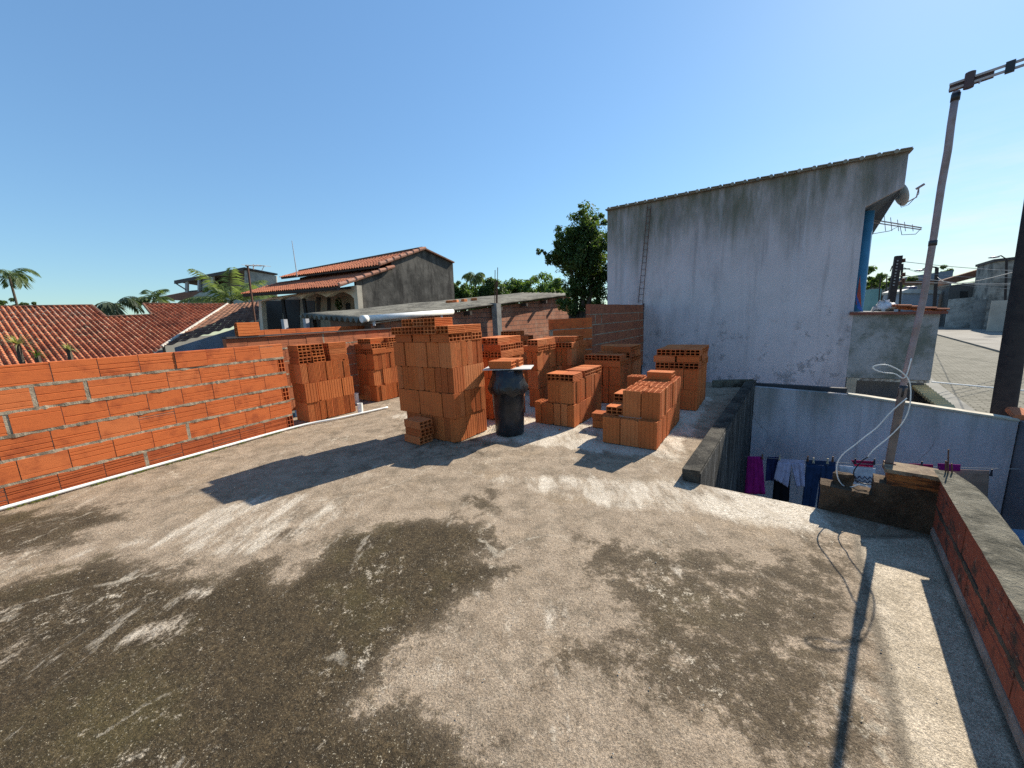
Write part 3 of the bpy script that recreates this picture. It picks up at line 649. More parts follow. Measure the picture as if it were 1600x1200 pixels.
# older wall carrying on behind it, with a dark coping
OW0 = PL(352, 528, LW1 - LWN * .66, LWAZ); OWZ = OW0.z - 1.272; OW0.z = 0; OW1 = LWE - LWN * .66 - LWD * .6
ow = brick_wall('brick_wall', OW0 + ZU * (OWZ + .05), OW1 + ZU * (OWZ + .05), LWN, 6, mats=(clay('aged_brick', True, (.36, .12, .055), (.17, .055, .03), (.42, .2, .11)), MORTAR), seed=8)
tag(ow, 'old brick wall with a dark thin coping behind the first brick stacks', 'wall')
mb = MB(); a = OW0 + ZU * (OWZ + 1.272) - LWN * .05; b = OW1 + ZU * (OWZ + 1.272) - LWN * .05; mb.bar(a, b, .17, .022)
mb.build('coping', FASC, ow)
bl = PL(388, 524, OW0, LWAZ); bl.z = OWZ + 1.284 + BW / 2
brick(bl, LWD, ZU, 'single orange brick on edge standing alone on the old wall coping')
# neighbour's further row of bricks
NW0 = PL(404, 516, LW1 - LWN * 2.0, LWAZ); NWZ = NW0.z - 1.205; NW0.z = 0; NW1 = LWE - LWN * 2.0
nw = brick_wall('brick_wall', NW0 + ZU * NWZ, NW1 + ZU * NWZ, LWN, 6, seed=12); tag(nw, 'further orange brick wall before the tin roofed shed and the cream veranda', 'wall')
# tall dark brick wall by the white house
TW1 = PL(1005, 560, HP, D2) - AZ(D1) * .02; TW1.z = 0
TW0 = PY(922, 500, 7.3); TW0.z = 0
tn = (TW1 - TW0).normalized(); tnn = Vector((tn.y, -tn.x, 0))
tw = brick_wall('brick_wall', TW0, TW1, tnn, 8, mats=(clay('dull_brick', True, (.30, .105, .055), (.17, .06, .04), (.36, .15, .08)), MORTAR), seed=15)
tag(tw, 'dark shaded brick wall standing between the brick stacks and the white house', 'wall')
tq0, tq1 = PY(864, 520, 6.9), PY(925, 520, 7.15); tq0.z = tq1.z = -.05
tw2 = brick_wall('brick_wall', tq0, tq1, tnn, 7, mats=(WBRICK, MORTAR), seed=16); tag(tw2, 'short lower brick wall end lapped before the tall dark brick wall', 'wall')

# ------------------------------------------------------------------ parapets and stub wall
rn = Vector((-RPD.y, RPD.x, 0))
if rn.dot(-RP0) > 0: inner = rn
else: inner = -rn
RPE = RP1 + RPD * 2.2; PH = .365
rp = brick_wall('brick_parapet', RPE, RP0, inner, 2, L=.29, H=.172, mort=.018, mats=(OLDBRICK, concrete('dark_joint', (.10, .085, .065), (.05, .043, .033), (.2, .17, .13), 6, .01)), seed=21)
tag(rp, 'low mossy red brick parapet with a thick grey cement cap beside the roof strip', 'wall')
mb = MB(); n = 60; rows_ = []
for i in range(n + 1):
    p = RP0 - RPD * .02 + RPD * ((RPE - RP0).length + .02) * i / n; p.z = 0
    s = mnoise.noise(Vector((i * .35, 0, 2))); s2 = mnoise.noise(Vector((i * .9, 4, 2))); s3 = mnoise.noise(Vector((i * .6, 9, 4)))
    wv_ = [(-.006 + .012 * s, PH - .008 + .012 * s2), (.0 + .01 * s, PH + .028), (.03, PH + .04 + .006 * s3), (-.05, PH + .042 + .010 * s), (-.10, PH + .034 + .009 * s2), (-.128 + .014 * s3, PH + .006), (-.13, PH - .06)]
    e = .6 + .4 * min(1, i / 3)
    rows_.append([p + inner * (q[0] if q[0] > -.1 else q[0] * (e if i < 3 else 1)) + ZU * q[1] for q in wv_])
m_ = len(rows_[0])
mb.add([q for r in rows_ for q in r], [(i * m_ + k, i * m_ + k + 1, (i + 1) * m_ + k + 1, (i + 1) * m_ + k) for i in range(n) for k in range(m_ - 1)] + [tuple(range(m_))])
cap = mb.build('cement_cap', MOSSCAP, rp, smooth=False)
mb = MB(); mb.bar(RP0 + inner * .004 + ZU * .03 - inner * .05 , RPE + inner * .004 + ZU * .03 - inner * .05, .11, .065); bevel(mb.build('base_fillet', concrete('pale_fillet', (.30, .24, .2), (.17, .13, .1), (.4, .35, .3), 5, .01), rp), .02)
# body of the parapet behind the facing bricks
mb = MB(); c0 = RP0 - inner * .099; c1_ = RPE - inner * .099; mb.bar(c0 + ZU * (PH / 2 - .03), c1_ + ZU * (PH / 2 - .03), .014, PH - .05)
mb.build('outer_render', DRIPWALL, rp)

def rough_block(mb, A, B, nrm, thick, z0, z1, seed=0, amp=.008, nx=10, nz=5):
    """a roughly cast block: gridded front, top and ends pushed by noise"""
    A = Vector(A); B = Vector(B); ax = (B - A); n3 = Vector(nrm)
    bm = bmesh.new(); bmesh.ops.create_cube(bm, size=1)
    bmesh.ops.subdivide_edges(bm, edges=bm.edges[:], cuts=7, use_grid_fill=True)
    vs = []
    bm.verts.index_update()
    for v_ in bm.verts:
        p = A + ax * (v_.co.x + .5) - n3 * thick * (v_.co.y + .5) + ZU * (z0 + (z1 - z0) * (v_.co.z + .5))
        d = Vector((mnoise.noise(p * 7 + Vector((seed, 0, 0))), mnoise.noise(p * 7 + Vector((0, seed, 9))), mnoise.noise(p * 7 + Vector((5, 0, seed))))) * amp
        d += Vector((mnoise.noise(p * 22 + Vector((seed, 0, 0))), mnoise.noise(p * 22 + Vector((0, seed, 9))), mnoise.noise(p * 22 + Vector((5, 0, seed))))) * amp * .5
        rr = max(abs(v_.co.x), abs(v_.co.y)); 
        vs.append(p + d)
    mb.add(vs, [tuple(q.index for q in f.verts) for f in bm.faces]); bm.free()
bdir = (BL1 - BL0).normalized(); bnr = Vector((bdir.y, -bdir.x, 0))
if bnr.dot(-BL0) < 0: bnr = -bnr
BMID = PL(1366, 800, BL0, math.degrees(atan2(bdir.x, bdir.y))); BMID.z = 0
hl = PL(1283, 757, BL0, math.degrees(atan2(bdir.x, bdir.y))).z; hr = PL(1412, 737, BL0, math.degrees(atan2(bdir.x, bdir.y))).z
stub = thing('stub_wall', BL0, 'rough brown cement stub wall with one exposed brick on top holding the antenna mast', 'wall')
mb = MB(); rough_block(mb, BL0, BMID + bdir * .03, bnr, .13, -.02, hl, 3); mb.build('low_block', STUBCON, stub)
mb = MB(); rough_block(mb, BMID - bdir * .02, BL1 + bdir * .02, bnr, .17, -.02, hr - .10, 8); mb.build('tall_block', STUBCON, stub)
m = M('split_brick', .9, .2); v = m.coord(); t = m.noise(m.coord((2, 2, 14)), 3, 6, .7)
m.color(m.mix(m.rng(t, .4, .62), (.34, .12, .035), (.07, .03, .016))); m.bump(t, .02); 
mb = MB(); rough_block(mb, BMID + bdir * .035, BL1 + bdir * .005, bnr, .14, hr - .105, hr - .018, 5, .009); mb.build('exposed_brick', m.m, stub)
mb = MB(); rough_block(mb, BMID + bdir * .02, BL1 + bdir * .012, bnr, .16, hr - .022, hr + .002, 6, .006); mb.build('cap_tile', concrete('grimy_tile', (.27, .2, .13), (.14, .1, .07), (.4, .33, .25), 8, .004), stub)
mb = MB(); sa = PL(1303, 757, BL0 - bnr * .05, D2); sb = PL(1330, 760, BL0 - bnr * .05, D2); sa.z = sb.z = 0; rough_block(mb, sa, sb, bnr, .07, hl - .01, hl + .075, 12, .02)
st_ = mb.build('loose_stone', STUBCON); tag(st_, 'loose brown cement lump lying on the lower part of the stub wall', 'stone')
# low drip-stained parapet along the open side
lpd = (LP1 - LP0).normalized(); lpn = Vector((lpd.y, -lpd.x, 0))
lz = PL(1093, 738, LP0, math.degrees(atan2(lpd.x, lpd.y))).z + .01
lp = thing('low_parapet', LP0, 'low grey concrete kerb wall with dark drip stains above the sunken yard', 'wall')
mb = MB(); rough_block(mb, LP0 + lpn * .004, LP1 + lpd * .12 + lpn * .004, lpn, .135, .0, lz, 31, .006); mb.build('kerb', concrete('dark_mossy_kerb', (.075, .068, .055), (.018, .017, .015), (.17, .155, .13), 4, .012), lp)
mb = MB(); mb.add([LP0 + lpn * .006 + ZU * (lz - .03), LP1 + lpd * .3 + lpn * .006 + ZU * (lz - .03), LP1 + lpd * .3 + lpn * .006 + ZU * ST_Z, LP0 + lpn * .006 + ZU * ST_Z], [(3, 2, 1, 0)])
mb.slab([LP0 + lpn * .012 + ZU * (lz - .02), LP1 + lpd * .3 + lpn * .012 + ZU * (lz - .02), LP1 + lpd * .3 + lpn * .012 + ZU * ST_Z, LP0 + lpn * .012 + ZU * ST_Z], -lpn * .01)
mb.build('outer_face', DRIPWALL, lp)
# dark upstand closing the far end of the slab
ua = G(1112, 605); ub = G(1176, 604); mb = MB(); rough_block(mb, ua, ub, -U, .12, 0, .12, 41, .006)
tag(mb.build('upstand', MOSSCAP), 'short dark concrete upstand closing the slab end by the white house', 'kerb')

# ------------------------------------------------------------------ white two-storey house
HA = 124.6; hx = AZ(HA); hb = AZ(HA - 90)       # hx to the right, hb away from us
def H(x, y): return PL(x, y, HP, HA)
hTL, hTR = H(949, 329), H(1418, 237); zt = (hTL.z + hTR.z) / 2
hL = hTL.copy(); hL.z = 0; hW = H(1343, 405); hW.z = 0; hO = H(1416, 270); hO.z = 0; hG = H(1462, 540); hG.z = 0
zo1, zo2 = H(1348, 324).z, H(1413, 291).z; zo = (zo1 + zo2) / 2
zw = H(1400, 489).z; zg = H(1390, 592).z
house = thing('white_house', hL, 'tall weathered white house wall with dark algae runs under its tiled edge', 'house')
mb = MB(); dep = 7.0
fpts = [hL + ZU * ST_Z, hW + ZU * ST_Z, hW + ZU * zo1, hO + ZU * zo2, hO + ZU * hTR.z, hL + ZU * hTL.z]
mb.slab([p for p in fpts], hb * .16)
mb.build('facade', HOUSE, house)
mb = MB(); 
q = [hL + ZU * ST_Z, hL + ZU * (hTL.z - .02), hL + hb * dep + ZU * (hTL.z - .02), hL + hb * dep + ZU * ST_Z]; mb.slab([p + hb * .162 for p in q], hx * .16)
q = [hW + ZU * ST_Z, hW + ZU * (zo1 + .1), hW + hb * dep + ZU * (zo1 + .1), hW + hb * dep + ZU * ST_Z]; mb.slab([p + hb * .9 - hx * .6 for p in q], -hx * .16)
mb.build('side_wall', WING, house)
# eaves slab over the street side, seen from below
sB = hO + hb * 5.2
soff = [hW + hb * .162 + ZU * (zo1 + .02), hO + hb * .162 + ZU * zo2, PL(1356, 378, hO + hb * 3.6, HA), PL(1326, 372, hO + hb * 3.6, HA)]
mb = MB(); mb.slab(soff, ZU * .14)
mb.slab([hO + hb * .162 + ZU * (zo2 + .102), hO + hb * 5.5 - hx * .12 + ZU * (zo2 + .102), hO + hb * 5.5 - hx * .12 + ZU * (hTR.z - .01), hO + hb * .162 + ZU * (hTR.z - .01)], -hx * .12)
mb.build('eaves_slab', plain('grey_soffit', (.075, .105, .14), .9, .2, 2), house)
mb = MB(); cb = PL(1346, 400, hW + hb * .7, HA); cb.z = 0; mb.tube([cb + ZU * (-1.0), cb + ZU * (zo1 + .02)], .13, 20); mb.build('corner_column', BLUEP, house, smooth=True)
mb = MB(); cb2 = hW + hb * .5 - hx * .05; mb.bar(cb2 + ZU * -1, cb2 + ZU * (zo1 + .02), .2, .12); mb.build('blue_wall_end', plain('dark_blue_paint', (.03, .07, .12), .7), house)
# verge: thin mortar bed and clay tile ends seen along the top
mb = MB(); Lr = (hTR - hTL).length; rd = (hTR - hTL).normalized(); nt_ = 24
mb.bar(hTL - rd * .03 + ZU * .012 + hb * .05, hTR + rd * .06 + ZU * .012 + hb * .05, .26, .028)
for i in range(nt_):
    p = hTL + rd * (Lr * (i + .3) / nt_); d = Lr / nt_
    mb.cur = random.random(); a = p - hb * .12 + ZU * .03; b_ = p + hb * .4 + ZU * .03
    mb.tube([a - ZU * .012, b_ - ZU * .012], [.036, .032], 10)
    mb.bar(p + rd * .05 - hb * .02 + ZU * .036, p + rd * (d - .03) - hb * .02 + ZU * .03, .2, .016)
mb.build('tile_verge', tiles_mat('pale_verge_tile', (.33, .30, .24), (.22, .20, .16), (.1, .1, .08), .5), house)
mb = MB(); ra = hTL + hb * .2 + ZU * .04; mb.slab([hTL + hb * .2 + ZU * .02, hTR + hb * .2 + ZU * .02, hTR + hb * dep + ZU * -.5, hTL + hb * dep + ZU * -.5], ZU * .05); mb.build('roof', TILE_D, house)
# lower wing towards the street, with a tiled canopy and an open carport under it
mb = MB(); mb.slab([hW + hb * .004 + ZU * zg, hG + hb * .004 + ZU * zg, hG + hb * .004 + ZU * zw, hW + hb * .004 + ZU * zw], hb * .14)
mb.build('wing_wall', WING, house)
# tiled canopy on the wing
def tile_roof(mb, p00, p10, p01, p11, ncol, nrow, amp=.035, lift=.02, seed=0, sub=8):
    """p00-p10 is the upper edge, p01-p11 the eave; barrel-tile waves run down the slope"""
    r = random.Random(seed); p00, p10, p01, p11 = map(Vector, (p00, p10, p01, p11))
    nrm = (p10 - p00).cross(p01 - p00).normalized()
    if nrm.z < 0: nrm = -nrm
    nu = ncol * sub
    jit = [[r.random() for _ in range(nrow)] for _ in range(ncol + 1)]
    for k in range(nrow):
        v0, v1 = k / nrow, (k + 1.12) / nrow
        rows2 = []
        for vi, v_ in ((0, v0), (1, min(v1, 1.02))):
            row = []
            for i in range(nu + 1):
                u_ = i / nu; ph = (u_ * ncol) % 1.0; col = min(ncol - 1, int(u_ * ncol))
                wv = sin(pi * ph / .62) ** .8 if ph < .62 else -.55 * sin(pi * (ph - .62) / .38)
                j = (jit[col][k] - .5) * .012
                p = (p00 * (1 - u_) + p10 * u_) * (1 - v_) + (p01 * (1 - u_) + p11 * u_) * v_
                row.append(p + nrm * (amp * wv + lift * vi + j))
            rows2.append(row)
        rows2.append([p - nrm * .016 for p in rows2[1]])
        o = len(mb.v); n1 = nu + 1
        for row in rows2:
            for i, p in enumerate(row):
                mb.v.append(tuple(p)); mb.t.append(jit[min(ncol - 1, i // sub)][k])
        for q_ in range(2):
            for i in range(nu): mb.f.append((o + q_ * n1 + i, o + q_ * n1 + i + 1, o + (q_ + 1) * n1 + i + 1, o + (q_ + 1) * n1 + i)); mb.m.append(0)
cpa = hW - hx * .06 + ZU * (zw + .03); cpb = hG + hx * .07 + ZU * (zw + .0)
cpm = H(1400, 489); cpm.z = 0; cpm = cpm + ZU * (zw + .13)
mb = MB(); mb.slab([cpa + ZU * -.02, cpm + ZU * -.16, cpm + hb * 1.9 + ZU * -.16, cpa + hb * 1.9 - ZU * .02], ZU * .05); mb.build('canopy_deck', WING, house)
mb = MB(); tile_roof(mb, cpm - hb * .06, cpm + hb * 1.9, cpb - hb * .08 + ZU * .0, cpb + hb * 1.9 + ZU * .0, 9, 4, .035, .024, 5)

cn = mb.build('canopy_tiles', TILE_R, house)
mb = MB(); mb.bar(cpa - hb * .03 - ZU * .01, cpb - hb * .03 - ZU * .02, .12, .05); mb.build('canopy_fascia', plain('red_brown_trim', (.22, .075, .05), .8), house)
# carport: dark gate, pale post, beam with white flakes
pw0, pw1 = H(1322, 600), H(1338, 600); pw0.z = pw1.z = 0
mb = MB(); mb.slab([pw0 + ZU * -.8, pw1 + ZU * -.8, pw1 + ZU * (zg - .005), pw0 + ZU * (zg - .005)], hb * .15 ); 
mb.build('carport_post', plain('beige_post', (.42, .36, .27), .9, .2, 4), house)
gz = pw1 + hb * .5; mb = MB(); mb.slab([gz - hx * .4 + ZU * ST_Z, gz + hx * 1.1 + ZU * ST_Z, gz + hx * 1.1 + ZU * (zg - .03), gz - hx * .4 + ZU * (zg - .03)], hb * .05)
mb.build('carport_gate', plain('dark_grey_gate', (.07, .08, .095), .6, .15, 3), house)
mb = MB(); mb.bar(pw1 + ZU * (zg - .035) + hb * .08, hG + ZU * (zg - .035) + hb * .08, .1, .05); mb.build('carport_beam', plain('flaking_beam', (.62, .58, .5), .9, .4, 9, c2=(.08, .05, .04)), house)
# rebar ladder truss leaning on the wall
lad = thing('rebar_ladder', H(1000, 474), 'thin rusty steel ladder truss standing against the white wall', 'ladder')
la, lb = H(998, 474) - hb * .05, H(1013, 322) - hb * .05; lc, ld = H(1005, 474) - hb * .05, H(1018, 322) - hb * .05
mb = MB(); mb.tube([la, lb], .008, 6); mb.build('rail', RUST, lad)
mb = MB(); mb.tube([lc, ld], .008, 6); mb.build('rail', RUST, lad)
for i in range(15):
    f = (i + .4) / 15; mb = MB(); mb.tube([la.lerp(lb, f) - hb * .006, lc.lerp(ld, f + .004) - hb * .006], .0055, 6); mb.build('rung', RUST, lad)
# dark pipe down the corner where brick meets house
mb = MB(); a = H(1006, 474) - hb * .04; b_ = H(1002, 585) - hb * .04; mb.tube([a, b_], .022, 10); tag(mb.build('drain_pipe', BLACKP, smooth=True), 'black drain pipe running down the corner between brick wall and white house', 'pipe')
# satellite dish and second aerial on the far street corner
dc = PL(1408, 304, hO + hb * .9, HA); dish = thing('satellite_dish', dc, 'small grey satellite dish fixed at the upper corner of the white house', 'satellite dish')
dn = (hx * .92 + hb * .25 + ZU * .3).normalized(); da = dn.cross(ZU).normalized(); db_ = da.cross(dn)
mb = MB(); nn_ = 20; rings = [(0, -.05), (.10, -.042), (.18, -.015), (.22, .01)]
mb.add([dc + da * (r * cos(2 * pi * k / nn_)) + db_ * (r * 1.05 * sin(2 * pi * k / nn_)) + dn * z for r, z in rings for k in range(nn_)], [(i * nn_ + k, i * nn_ + (k + 1) % nn_, (i + 1) * nn_ + (k + 1) % nn_, (i + 1) * nn_ + k) for i in range(3) for k in range(nn_)])
o = mb.build('reflector', plain('dish_grey', (.50, .52, .50), .5), dish, smooth=True); o.modifiers.new('t', 'SOLIDIFY').thickness = .008
e1 = PL(1436, 293, dc + dn * .2, HA); mb = MB(); mb.tube([dc - db_ * .2, dc - db_ * .1 + hx * .2, e1], .012, 8); mb.build('feed_arm', STEEL, dish); mb = MB(); mb.tube([e1 - hx * .04 - ZU * .02, e1 + hx * .07 + ZU * .05], .022, 10); mb.build('receiver', STEEL, dish)
mb = MB(); mb.tube([e1, e1 + hx * .01 - ZU * .12, e1 - hx * .12 - ZU * .3, e1 - hx * .22 - ZU * .33, e1 - hx * .26 - ZU * .22, dc - db_ * .2], .006, 6); mb.build('cable', CABK, dish)
ya = PL(1380, 346, hO + hb * 2.0, HA); yb = PL(1440, 356, hO + hb * 2.0, HA)
aer = thing('aerial', ya, 'thin tv aerial boom projecting from behind the white house eaves', 'antenna')
mb = MB(); mb.bar(ya - (yb - ya) * .3, yb, .035, .02); mb.build('boom', ALU, aer); mb = MB(); mb.bar(ya - (yb - ya) * .3 - ZU * .06, yb - ZU * .04, .03, .018); mb.build('boom', ALU, aer)
for f in (.05, .22, .4, .58, .78):
    mb = MB(); p = ya.lerp(yb, f) - ZU * .03; L_ = .26 - .2 * f; mb.tube([p - (hb * .4 + ZU * .5).normalized() * L_, p + (hb * .4 + ZU * .5).normalized() * L_], .006, 6); mb.build('element', ALU, aer)
mb = MB(); mb.tube([yb, yb - hx * .08 - ZU * .12, yb - hx * .3 - ZU * .1, ya.lerp(yb, .45) - ZU * .03, ya.lerp(yb, .2) - ZU * .18, ya - ZU * .25 - hx * .2], .007, 6); mb.build('cable', CABK, aer)
# things on the canopy
bp = PL(1383, 470, hW + hb * .55, HA)
mb = MB(); bz = zw + .06; bc = Vector((bp.x, bp.y, bz)); mb.lathe([(.13, .0), (.17, .02), (.165, .07), (.13, .12), (.09, .155), (.055, .19), (.05, .21), (0, .20)], bc, 26)
o = mb.build('plastic_bag', plain('crumpled_white_plastic', (.68, .68, .70), .45), smooth=True, origin=bc)
for v_ in o.data.vertices: v_.co += Vector((mnoise.noise(v_.co * 14), mnoise.noise(v_.co * 14 + Vector((9, 0, 0))), mnoise.noise(v_.co * 13 + Vector((0, 9, 0))))) * .075
tag(o, 'crumpled white plastic bag lying on the tiled canopy of the white house', 'bag')
for (x0, y0, x1, y1, cc, nm) in ((1337, 475, 1341, 430, (.32, .07, .05), 'red'), (1340, 482, 1333, 455, (.05, .13, .42), 'blue')):
    mb = MB(); mb.slab([PL(x0, y0, hW + hb * .22, HA), PL(x0 + 9, y0 + 6, hW + hb * .22, HA), PL(x1 + 3, y1, hW + hb * .22, HA)], hb * .03)
    tag(mb.build('painted_board', plain(nm + '_board', cc, .7)), '%s painted scrap leaning in the corner of the white house veranda' % nm, 'board')

# ------------------------------------------------------------------ yard wall, washing line
YP = LP1 + Vector((.02, .02, 0)); YA = 128.0; yx = AZ(YA); yb_ = AZ(YA - 90)
def Y(x, y, off=0.0): return PL(x, y, YP - yb_ * off, YA)
yA, yB, yC = Y(1174, 604), Y(1325, 617), Y(1592, 658)
mb = MB(); zA, zB, zC = yA.z, yB.z, yC.z
f0 = [Vector((p.x, p.y, ST_Z)) for p in (yC, yA)]
mb.slab([yA, yB, yC, f0[0], f0[1]], yb_ * .12)
yw = mb.build('yard_wall', YARDW); tag(yw, 'long dirty white wall enclosing the sunken yard behind the washing line', 'wall')
mb = MB(); mb.bar(yB + yb_ * .05 + ZU * .012, yC + yb_ * .05 + ZU * .012, .15, .024); mb.build('coping', plain('pale_coping', (.5, .45, .36), .9, .3, 5), yw)
mb = MB(); rough_block(mb, Vector((yA.x, yA.y, 0)) + yb_ * .2, Vector((yB.x, yB.y, 0)) + yb_ * .2, -yb_, .10, zA - .1, zA + .03, 51, .012); mb.build('flashing', plain('tar_flashing', (.05, .05, .055), .8), yw)
mb = MB(); mb.slab([yC + yb_ * .125, yC - yb_ * 3.2 + yx * .5, Vector((yC.x, yC.y, ST_Z)) - yb_ * 3.2 + yx * .5, Vector((yC.x, yC.y, ST_Z)) + yb_ * .125], yx * .14)
tag(mb.build('yard_wall', plain('shaded_grey_wall', (.20, .20, .215), .9, .2, 2)), 'grey side wall closing the yard at the end of the white yard wall', 'wall')
mb = MB(); mb.add([LP0 + Vector((-.5, -3, 0)), yC + Vector((.5, -3, 0)), yC + Vector((.5, .5, 0)), yA + Vector((-.4, .4, 0))], [(0, 1, 2, 3)])
mb.v = [(a, b, ST_Z + .012) for a, b, c in mb.v]; tag(mb.build('yard_floor', plain('yard_cement', (.26, .25, .24), .9, .25, 2)), kind='structure')
# rope
LO = 1.35
def W(x, y, o=0): return Y(x, y, LO + o)
r0 = PL(1166, 711, LP0, math.degrees(atan2(lpd.x, lpd.y))); 
pts = []
wl0, wl1 = W(1165, 713), W(1594, 733)
zl = (wl0.z + wl1.z) / 2
for i in range(17):
    f = i / 16; p = wl0.lerp(wl1, f); pts.append(p - ZU * .03 * (1 - (2 * f - 1) ** 2))
mb = MB(); mb.tube(pts, .004, 6); tag(mb.build('washing_line', plain('grey_rope', (.25, .24, .24), .9)), 'thin grey washing line strung across the sunken yard', 'rope')
def cloth(name, poly, mat, label, cat, off=.0, amp=.02, seed=0, nx=16, ny=14, thick=.006):
    """poly: four image points (top left, top right, bottom right, bottom left) on the line's plane"""
    a, b, c, d = [W(*q) for q in poly]; mb = MB(); vs = []
    for j in range(ny + 1):
        for i in range(nx + 1):
            u_, v_ = i / nx, j / ny; p = a.lerp(b, u_).lerp(d.lerp(c, u_), v_)
            nn = mnoise.noise(Vector((u_ * 5, v_ * .8, seed))) * .8 + mnoise.noise(Vector((u_ * 11, v_ * 1.6, seed + 3))) * .35
            vs.append(p + yb_ * (-off + amp * nn * (.35 + v_)) + yx * (.004 * nn * v_))
    n1 = nx + 1; mb.add(vs, [(j * n1 + i, j * n1 + i + 1, (j + 1) * n1 + i + 1, (j + 1) * n1 + i) for j in range(ny) for i in range(nx)])
    o = mb.build(name, mat, smooth=True); s = o.modifiers.new('thickness', 'SOLIDIFY'); s.thickness = thick
    return tag(o, label, cat) if label else o
def fab(n, c): return plain(n, c, .95, .2, 9, .003, spec=.1)
cloth('shirt', [(1168, 713), (1191, 713), (1196, 772), (1163, 772)], fab('magenta_fabric', (.34, .02, .20)), 'magenta shirt hanging at the kerb wall end of the washing line', 'shirt', 0, .03, 1)
cloth('shorts', [(1198, 715), (1218, 715), (1212, 752), (1196, 752)], fab('navy_fabric', (.025, .035, .11)), 'navy shorts hanging behind the pale lilac shorts', 'shorts', -.03, .03, 2)
cloth('trousers', [(1212, 722), (1236, 722), (1232, 800), (1205, 790)], fab('black_fabric', (.012, .012, .016)), 'black trousers hanging behind the pale lilac shorts', 'trousers', -.05, .03, 3)
sh = thing('shorts', W(1235, 720), 'pale lilac shorts pegged on the washing line', 'shorts')
lil = fab('lilac_fabric', (.47, .47, .66))
def cloth_part(par, name, poly, mat, off, amp, seed):
    o = cloth(name, poly, mat, None, None, off, amp, seed)
    o.parent = par; o.location = -WLOC[par.name]; return o
cloth_part(sh, 'waistband', [(1217, 717), (1257, 719), (1257, 724), (1215, 722)], lil, .004, .008, 4)
cloth_part(sh, 'leg', [(1215, 722), (1237, 723), (1231, 761), (1209, 748)], lil, .004, .02, 5)
cloth_part(sh, 'leg', [(1236, 723), (1257, 724), (1258, 760), (1245, 760)], lil, .004, .02, 6)
jn = thing('jeans', W(1280, 720), 'dark blue jeans hanging beside the lilac shorts', 'jeans'); den = fab('denim', (.022, .045, .11))
cloth_part(jn, 'waistband', [(1260, 718), (1306, 721), (1305, 728), (1259, 725)], den, 0, .01, 7)
cloth_part(jn, 'leg', [(1260, 725), (1284, 727), (1272, 800), (1252, 800)], den, 0, .025, 8)
cloth_part(jn, 'leg', [(1283, 727), (1305, 728), (1303, 800), (1276, 800)], den, 0, .025, 9)
m = M('zigzag_cloth', .95, .1); v = m.coord(); 
zgm = fab('white_cotton', (.60, .60, .66)); 
tw_ = thing('towel', W(1340, 728), 'white towel with a dark zigzag band behind the loose cement lump', 'towel')
cloth_part(tw_, 'cloth', [(1311, 727), (1368, 732), (1367, 775), (1311, 775)], zgm, 0, .006, 10)
mb = MB()
for row, oy in ((0, 0), (1, 6)):
    zp = [W(1335 + i * 4.1, 744 + oy + (4 if i % 2 else -1) + i * .35, .03) for i in range(9)]
    for i in range(8): mb.bar(zp[i], zp[i + 1], .009, .004, up=yb_)
mb.build('zigzag_band', fab('dark_thread', (.05, .05, .09)), tw_)
red = fab('crimson_fabric', (.30, .015, .07)); mag2 = fab('plum_fabric', (.24, .012, .13))
cloth('cloth', [(1330, 720), (1368, 722), (1364, 731), (1336, 729)], red, 'crimson cloth pegged above the zigzag towel', 'cloth', -.03, .01, 11, 10, 4)
cloth('cloth', [(1420, 724), (1458, 726), (1457, 736), (1420, 735)], red, 'crimson cloth strip hanging behind the antenna mast block', 'cloth', 0, .01, 12, 10, 4)
cloth('cloth', [(1465, 724), (1501, 726), (1500, 736), (1465, 735)], mag2, 'plum cloth strip pegged above the beige towel', 'cloth', 0, .01, 13, 10, 4)
cloth('towel', [(1484, 735), (1549, 738), (1543, 830), (1476, 830)], fab('beige_towel', (.28, .19, .15)), 'plain beige brown towel hanging beyond the mossy parapet', 'towel', -.06, .012, 14)
cloth('cloth', [(1462, 735), (1474, 735), (1472, 765), (1460, 765)], fab('pale_lavender', (.45, .43, .55)), 'small pale lavender cloth hanging beside the stub wall corner', 'cloth', 0, .01, 15, 8, 8)
pegs = [(1191, 713, 'brown'), (1218, 714, 'pale'), (1262, 716, 'brown'), (1271, 719, 'pale'), (1293, 720, 'pale'), (1301, 717, 'brown'), (1336, 720, 'dark'), (1366, 721, 'dark'), (1440, 725, 'dark'), (1480, 725, 'dark'), (1549, 738, 'dark')]
pm = {'brown': plain('peg_brown', (.16, .08, .05), .7), 'pale': plain('peg_pale', (.5, .42, .3), .7), 'dark': plain('peg_dark', (.05, .04, .05), .7)}
near = ['at the magenta shirt', 'on the lilac shorts waistband', 'on the jeans corner by the lilac shorts', 'on the jeans beside a brown peg', 'on the jeans by the towel side', 'standing at the jeans far corner', 'on the crimson cloth above the zigzag towel, jeans side', 'on the crimson cloth above the zigzag towel, mast side', 'on the crimson strip behind the mast block', 'on the plum strip', 'at the beige towel outer corner']
for (x, y, k), nr in zip(pegs, near):
    p = W(x, y, .02); mb = MB(); mb.bar(p - ZU * .045 - yx * .006, p + ZU * .035 + yx * .004, .012, .009); mb.bar(p - ZU * .045 + yx * .009, p + ZU * .035 - yx * .002, .012, .009)
    tag(mb.build('clothes_peg', pm[k]), '%s clothes peg %s' % (k, nr), 'peg', 'pegs on the washing line')

